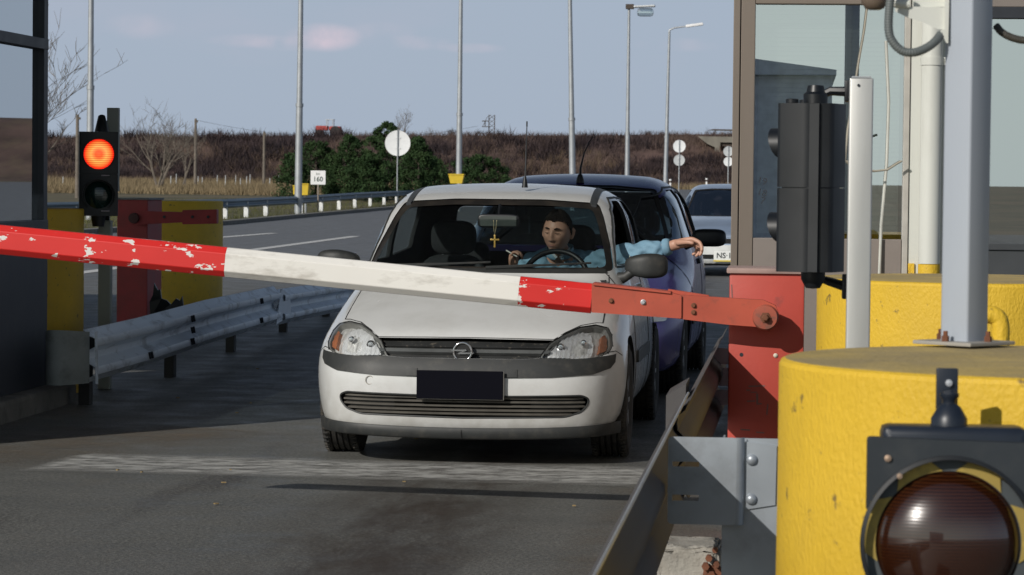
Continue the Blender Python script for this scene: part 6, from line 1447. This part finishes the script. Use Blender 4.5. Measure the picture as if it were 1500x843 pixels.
def remesh(mes, vox, name, mat, par, smooth_it=4):
    bm = bmesh.new()
    for me in mes:
        t_ = bmesh.new(); t_.from_mesh(me); bmesh.ops.holes_fill(t_, edges=t_.edges); bmesh.ops.recalc_face_normals(t_, faces=t_.faces)
        if t_.calc_volume(signed=True) < 0: bmesh.ops.reverse_faces(t_, faces=t_.faces)
        t_.to_mesh(me); t_.free(); bm.from_mesh(me)
    me = bpy.data.meshes.new(name); bm.to_mesh(me); bm.free(); ob = bpy.data.objects.new(name, me); col.objects.link(ob)
    r = ob.modifiers.new('r', 'REMESH'); r.mode = 'VOXEL'; r.voxel_size = vox; r.use_smooth_shade = True
    if smooth_it: s = ob.modifiers.new('s', 'SMOOTH'); s.factor = .5; s.iterations = smooth_it
    out = evalmesh(ob); bpy.data.objects.remove(ob); out.materials.clear(); return link(name, out, mat, par, True, 80)
def head_mesh():
    """front = -Y, centre of skull at origin, chin at z about -.115"""
    n = 96; m = 72; vs = []
    def g(a, b, c, s): return math.exp(-((a-b)**2)/(2*c*c)) if s is None else 0
    for i in range(m+1):
        ph = -math.pi/2+math.pi*i/m
        for j in range(n):
            th = 2*math.pi*j/n; x = math.cos(ph)*math.cos(th); y = math.cos(ph)*math.sin(th); z = math.sin(ph)
            X, Y, Z = x*.079, y*.098, z*.118
            f = max(0, -y)                                            # frontness
            if Z < 0: t = min(1, -Z/.118); X *= 1-.24*t*t-.06*t; Y = Y*(1-.18*t) - .012*t*(1 if y < 0 else -.6)
            if y > 0 and Z < -.02: Y *= .88; 
            if y > 0 and Z > 0: Y *= 1.04
            e = lambda a, s: math.exp(-(a/s)**2)
            if y < 0:
                d = 0
                zz = Z/.118
                d += .021*e(X, .0125)*max(0, min(1, (.05-(Z+.0))/.05))*(1 if Z > -.036 else e(Z+.036, .007))*(1 if Z < .022 else e(Z-.022, .012)) # nose
                d += .006*e(abs(X)-.014, .009)*e(Z+.032, .008)       # nostrils wings
                d -= .012*(e(abs(X)-.032, .016)*e(Z-.012, .012))      # sockets
                d += .006*e(abs(X)-.032, .013)*e(Z-.010, .0075)       # lids
                d += .0055*e(abs(X)-.03, .03)*e(Z-.030, .008)         # brow
                d += .0055*e(X, .022)*e(Z+.058, .005)                 # upper lip
                d += .006*e(X, .019)*e(Z+.070, .006)                  # lower lip
                d -= .0030*e(X, .026)*e(Z+.0638, .003)               # mouth line
                d -= .004*e(X, .02)*e(Z+.083, .006)
                d += .009*e(X, .022)*e(Z+.100, .014)                  # chin
                d += .005*e(abs(X)-.045, .018)*e(Z+.02, .02)          # cheekbones
                Y -= d
            vs.append((X, Y, Z))
    fs = [(i*n+j, i*n+(j+1) % n, (i+1)*n+(j+1) % n, (i+1)*n+j) for i in range(m) for j in range(n)]
    b = MB(); b.add(vs, fs)
    for sg in (-1, 1):                                                # ears
        pts = [(sg*.078, .008, -.035), (sg*.086, .010, -.028), (sg*.092, .022, -.005), (sg*.094, .026, .015), (sg*.088, .016, .027), (sg*.080, .006, .020)]
        b.tube(pts, [.006, .008, .007, .007, .007, .005], 8); b.box((sg*.083, .014, 0), (.008, .022, .045), bev=.003)
    bmesh.ops.remove_doubles(b.bm, verts=b.bm.verts, dist=1e-4)
    me = bpy.data.meshes.new('head'); b.bm.to_mesh(me); b.bm.free(); return me
def hand(wrist, dirv, palm, side, curl, spread=.35, size=1.0, thumb=.9):
    """skin chains of a hand. dirv: from the wrist to the knuckles, palm: palm normal, side: towards the thumb"""
    d = Vector(dirv).normalized(); p = Vector(palm); p = (p-d*p.dot(d)).normalized(); s_ = d.cross(p); s_ = s_ if s_.dot(Vector(side)) > 0 else -s_
    W = Vector(wrist); k = size; out = []
    # palm: a fan of four short metacarpal chains plus filling
    offs = [.030, .010, -.010, -.029]; ln = [.088, .092, .087, .078]; fl = [(.040, .025, .021), (.044, .028, .022), (.041, .026, .021), (.032, .020, .019)]
    for i in range(4):
        base = W+s_*offs[i]*.45*k+d*.01; kn = W+d*ln[i]*k+s_*offs[i]*k
        pts = [(base, .017*k), (W+d*ln[i]*.55*k+s_*offs[i]*.8*k, .0155*k), (kn, .0118*k)]
        c = curl[i] if isinstance(curl, (list, tuple)) else curl; dd = (d+s_*offs[i]*spread*6*k).normalized(); ang = c*.9; q = kn
        for j in range(3):
            dd2 = (dd*math.cos(ang)+p*math.sin(ang)).normalized(); q = q+dd2*fl[i][j]*k; pts.append((q, (.0095, .0085, .0070)[j]*k)); ang += c*(.95 if j == 0 else .6)
        out.append(skin_mesh(*chain([(tuple(a), r) for a, r in pts]), 0))
    out.append(skin_mesh(*chain([(tuple(W-d*.03), .026*k), (tuple(W+d*.02), .024*k), (tuple(W+d*.06*k), .020*k)]), 0))
    t0 = W+s_*.018*k+d*.018*k; t1 = W+s_*.042*k+d*.045*k+p*.012*k; t2 = t1+(d*.8+s_*.35+p*thumb*.5).normalized()*.034*k; t3 = t2+(d*.9+s_*.0+p*thumb*.8).normalized()*.028*k
    out.append(skin_mesh(*chain([(tuple(t0), .016*k), (tuple(t1), .0125*k), (tuple(t2), .0105*k), (tuple(t3), .0085*k)]), 0))
    return out
DX = .350
pr = empty('driver_frame', (0, 0, 0)); bpy.data.objects.remove(pr)
off = Vector(CF)
def w3(p): return tuple(Vector(p))
HC = Vector((DX-.005, 1.70, 1.155))                                   # head centre, car coordinates
hm = head_mesh(); hm.transform(Matrix.Translation(HC) @ Matrix.Rotation(R(-14), 4, 'Z') @ Matrix.Rotation(R(7), 4, 'X') @ Matrix.Rotation(R(4), 4, 'Y') @ Matrix.Scale(.98, 4))
# (0 pelvis) trunk, neck, arms, legs
Vb = [(DX, 2.02, .50), (DX, 1.98, .68), (DX, 1.93, .86), (DX, 1.86, .985), (DX, 1.80, 1.04), (DX-.003, 1.76, 1.10),
      (DX+.165, 1.88, .955), (.66, 1.76, 1.010), (.80, 1.68, 1.045), (.965, 1.625, 1.084), (1.045, 1.605, 1.102),
      (DX-.175, 1.87, .94), (DX-.24, 1.66, .82), (DX-.235, 1.52, .905), (DX-.222, 1.462, .985),
      (DX+.12, 1.6, .56), (DX+.13, 1.42, .58), (DX+.13, 1.22, .33), (DX+.13, 1.1, .30), (DX-.12, 1.6, .56), (DX-.13, 1.42, .58), (DX-.13, 1.22, .33), (DX-.13, 1.1, .30)]
Eb = [(0, 1), (1, 2), (2, 3), (3, 4), (4, 5), (3, 6), (6, 7), (7, 8), (8, 9), (9, 10), (3, 11), (11, 12), (12, 13), (13, 14), (0, 15), (15, 16), (16, 17), (17, 18), (0, 19), (19, 20), (20, 21), (21, 22)]
Rb = [(.15, .10), (.13, .09), (.13, .09), (.09, .07), .055, .056, .050, .044, .042, .032, .030, .048, .038, .032, .027, .085, .062, .045, .04, .085, .062, .045, .04]
body_me = skin_mesh(Vb, Eb, Rb, 0, 2)
lh = hand((1.000, 1.612, 1.095), (1, -.15, .20), (0, -.35, -.95), (0, -1, .1), [.7, .9, 1.05, 1.15], .35, 1.28, .5)
rh = hand((DX-.225, 1.468, .957), (.05, -.25, 1), (.7, -.55, .1), (-.2, -.8, .3), [.9, 1.1, 1.2, 1.3], .2, .92, .8)
per = empty('person', CF+Vector((DX, 2.0, .42))); per.rotation_euler = (0, 0, R(-.6))
inv = Matrix.Translation(-Vector((DX, 2.0, .42)))
meshes = [body_me, hm]+lh+rh
for me in meshes: me.transform(inv)
pbody = remesh(meshes, .0042, 'body', M_skin, per, 3)
bmx = bmesh.new(); bmx.from_mesh(pbody.data); seen = set(); comps = []
for v0 in bmx.verts:
    if v0 in seen: continue
    st = [v0]; seen.add(v0); cc = []
    while st:
        v = st.pop(); cc.append(v)
        for e in v.link_edges:
            u = e.other_vert(v)
            if u not in seen: seen.add(u); st.append(u)
    comps.append(cc)
comps.sort(key=len)
for c in comps[:-1]:
    if len(c) < 400: bmesh.ops.delete(bmx, geom=c, context='VERTS')
bmx.to_mesh(pbody.data); bmx.free()
# jacket: a looser skin over trunk and arms
Vj = Vb[:4]+[(DX, 1.815, 1.025)]+Vb[6:10]+Vb[11:14]; Vj[0] = (DX, 2.01, .56)
Ej = [(0, 1), (1, 2), (2, 3), (3, 4), (3, 5), (5, 6), (6, 7), (7, 8), (3, 9), (9, 10), (10, 11)]
Rj = [(.19, .14), (.185, .14), (.19, .14), (.145, .115), (.085, .075), .090, .076, .068, .048, .090, .074, .052]
Vj[8] = (.962, 1.625, 1.082)
jm = skin_mesh(Vj, Ej, Rj, 0, 2); jm.transform(inv)
jk = remesh([jm], .007, 'jacket', M_jac, per, 3)
rng = random.Random(2)
for v in jk.data.vertices:                                            # folds
    c = v.co; w_ = .0055*math.sin(c.x*52+c.z*30+2*math.sin(c.y*21))+.004*math.sin(c.x*95-c.z*70+c.y*60)+.003*math.sin(c.z*120+c.x*40); v.co = c+v.normal*w_
# collar and cuffs
def ringtube(c, ax, r, t, n=28, squ=1.0, tilt=0):
    b = MB(); ax = Vector(ax).normalized(); a = ax.orthogonal().normalized(); e = ax.cross(a)
    return [Vector(c)+a*math.cos(k*2*math.pi/n)*r+e*math.sin(k*2*math.pi/n)*r*squ for k in range(n+1)]
nb_ = Vector((DX, 1.80, 1.035))-Vector((DX, 2.0, .42))
b = MB()
for sg in (-1, 1):
    V_ = [(0.0, -.085, -.045), (.028, -.095, -.012), (.064, -.06, .018), (.082, 0, .04), (.074, .06, .055), (.0, .09, .06), (.0, .08, .015), (.07, .05, .01), (.08, 0, -.005), (.072, -.06, -.03)]
    b.add([Vector((sg*x, y, z))+nb_ for x, y, z in V_], [(0, 1, 9), (1, 2, 9), (2, 3, 8, 9), (3, 4, 7, 8), (4, 5, 6, 7)])
t = b.build('collar', M_jac, per, False, dbl=False); md = t.modifiers.new('s', 'SOLIDIFY'); md.thickness = .006; md2 = t.modifiers.new('u', 'SUBSURF'); md2.levels = md2.render_levels = 2
b = MB()
for sg in (-1, 1):
    V_ = [(0.004, -.082, -.02), (.022, -.085, .0), (.056, -.055, .028), (.062, -.02, .04), (.058, -.02, .02), (.05, -.055, .005), (.02, -.08, -.03)]
    b.add([Vector((sg*x, y, z))+nb_ for x, y, z in V_], [(0, 1, 6), (1, 2, 5, 6), (2, 3, 4, 5)])
b.build('shirt_collar', pm('pale_shirt', (.5, .58, .62), .8), per, dbl=False)
b = MB()
A = Vector((.955, 1.628, 1.080))-Vector((DX, 2.0, .42)); ax = Vector((1, -.2, .2)).normalized()
for k, (q_, r_) in enumerate(((-.012, .044), (.0, .046), (.012, .044), (.022, .040), (.024, .034))): pass
b.tube([A+ax*q_ for q_ in (-.015, -.01, 0, .014, .026, .028)], [.042, .047, .049, .047, .042, .030], 24); b.build('cuff', M_jac, per, True, 60)
b = MB(); A = Vector(Vb[13])-Vector((DX, 2.0, .42)); ax = (Vector(Vb[14])-Vector(Vb[13])).normalized(); b.tube([A+ax*q_ for q_ in (-.02, 0, .02, .03)], [.045, .05, .046, .034], 20); b.build('cuff', M_jac, per, True, 60)
# trousers
Vt = [(DX, 2.02, .52)]+Vb[15:23]; Et = [(0, 1), (1, 2), (2, 3), (3, 4), (0, 5), (5, 6), (6, 7), (7, 8)]
tm = skin_mesh(Vt, Et, [.19, .105, .08, .06, .05, .105, .08, .06, .05], 0, 2); tm.transform(inv); link('trousers', tm, M_trou, per, True, 80); tm.materials.clear(); tm.materials.append(M_trou)
# head details
Mh = inv @ Matrix.Translation(HC) @ Matrix.Rotation(R(-14), 4, 'Z') @ Matrix.Rotation(R(7), 4, 'X') @ Matrix.Rotation(R(4), 4, 'Y') @ Matrix.Scale(.98, 4)
vs = []; fs = []; n = 80; m = 46; idx = {}
for i in range(m+1):
    ph = math.pi/2*i/m*1.42
    for j in range(n):
        th = 2*math.pi*j/n; x = math.sin(ph)*math.cos(th); y = math.sin(ph)*math.sin(th); z = math.cos(ph)
        r_ = 1+.03*math.sin(th*17+ph*9)*.4+.02*math.sin(th*41)
        X, Y, Z = x*.0845*r_, y*.105*r_, z*.1255*r_+.001
        if y > 0: Y *= 1.04
        vs.append(Mh @ Vector((X, Y, Z)))
        # hairline: forehead at z=.062, temples lower, nape far down
        lim = .074+.004*math.sin(th*9) if y < -.5 else (.074-(y+.5)*.17 if y < 0.05 else -.02-(y)*.05)
        idx[(i, j)] = Z > lim
for i in range(m):
    for j in range(n):
        if idx[(i, j)] and idx[(i+1, j)] and idx[(i, (j+1) % n)]: fs.append((i*n+j, i*n+(j+1) % n, (i+1)*n+(j+1) % n, (i+1)*n+j))
b = MB(); b.add(vs, fs); hr = b.build('hair', M_hair, per, True, 60); md = hr.modifiers.new('s', 'SOLIDIFY'); md.thickness = .006; md.offset = 0
b = MB()
for sg in (-1, 1): b.tube([Mh @ Vector((sg*x, y, z)) for x, y, z in ((.014, -.101, .030), (.028, -.100, .036), (.046, -.086, .033))], [.0035, .0042, .002], 6)
b.build('eyebrow', M_hair, per, True)
b = MB()
for sg in (-1, 1): b.tube([Mh @ Vector((sg*x, y, z)) for x, y, z in ((.018, -.0945, .0085), (.030, -.0975, .0055), (.044, -.087, .0085))], [.0012, .0022, .0012], 6)
b.build('eyelashes', M_hair, per, True)
b = MB(); b.tube([Mh @ Vector(q) for q in ((-.022, -.096, -.0625), (-.01, -.104, -.0640), (0, -.1065, -.0635), (.01, -.104, -.0640), (.022, -.096, -.0625))], [.001, .0028, .003, .0028, .001], 8); b.build('mouth', pm('lips', (.30, .11, .09), .5), per, True)
tag(per, 'driver in a light blue jacket looking down, left arm stretched out of the car window', 'person')
# cigarette in the right hand
ct = CF+Vector((DX-.235, 1.425, 1.035)); b = MB(); b.tube([(0.028, 0, -.012), (-.03, -.02, .022)], .0042, 10); b2 = b.build('cigarette', pm('cigarette_paper', (.8, .8, .76), .7), None, True); b2.location = ct
tag(b2, 'white cigarette between the fingers of the driver\'s hand above the steering wheel', 'cigarette')
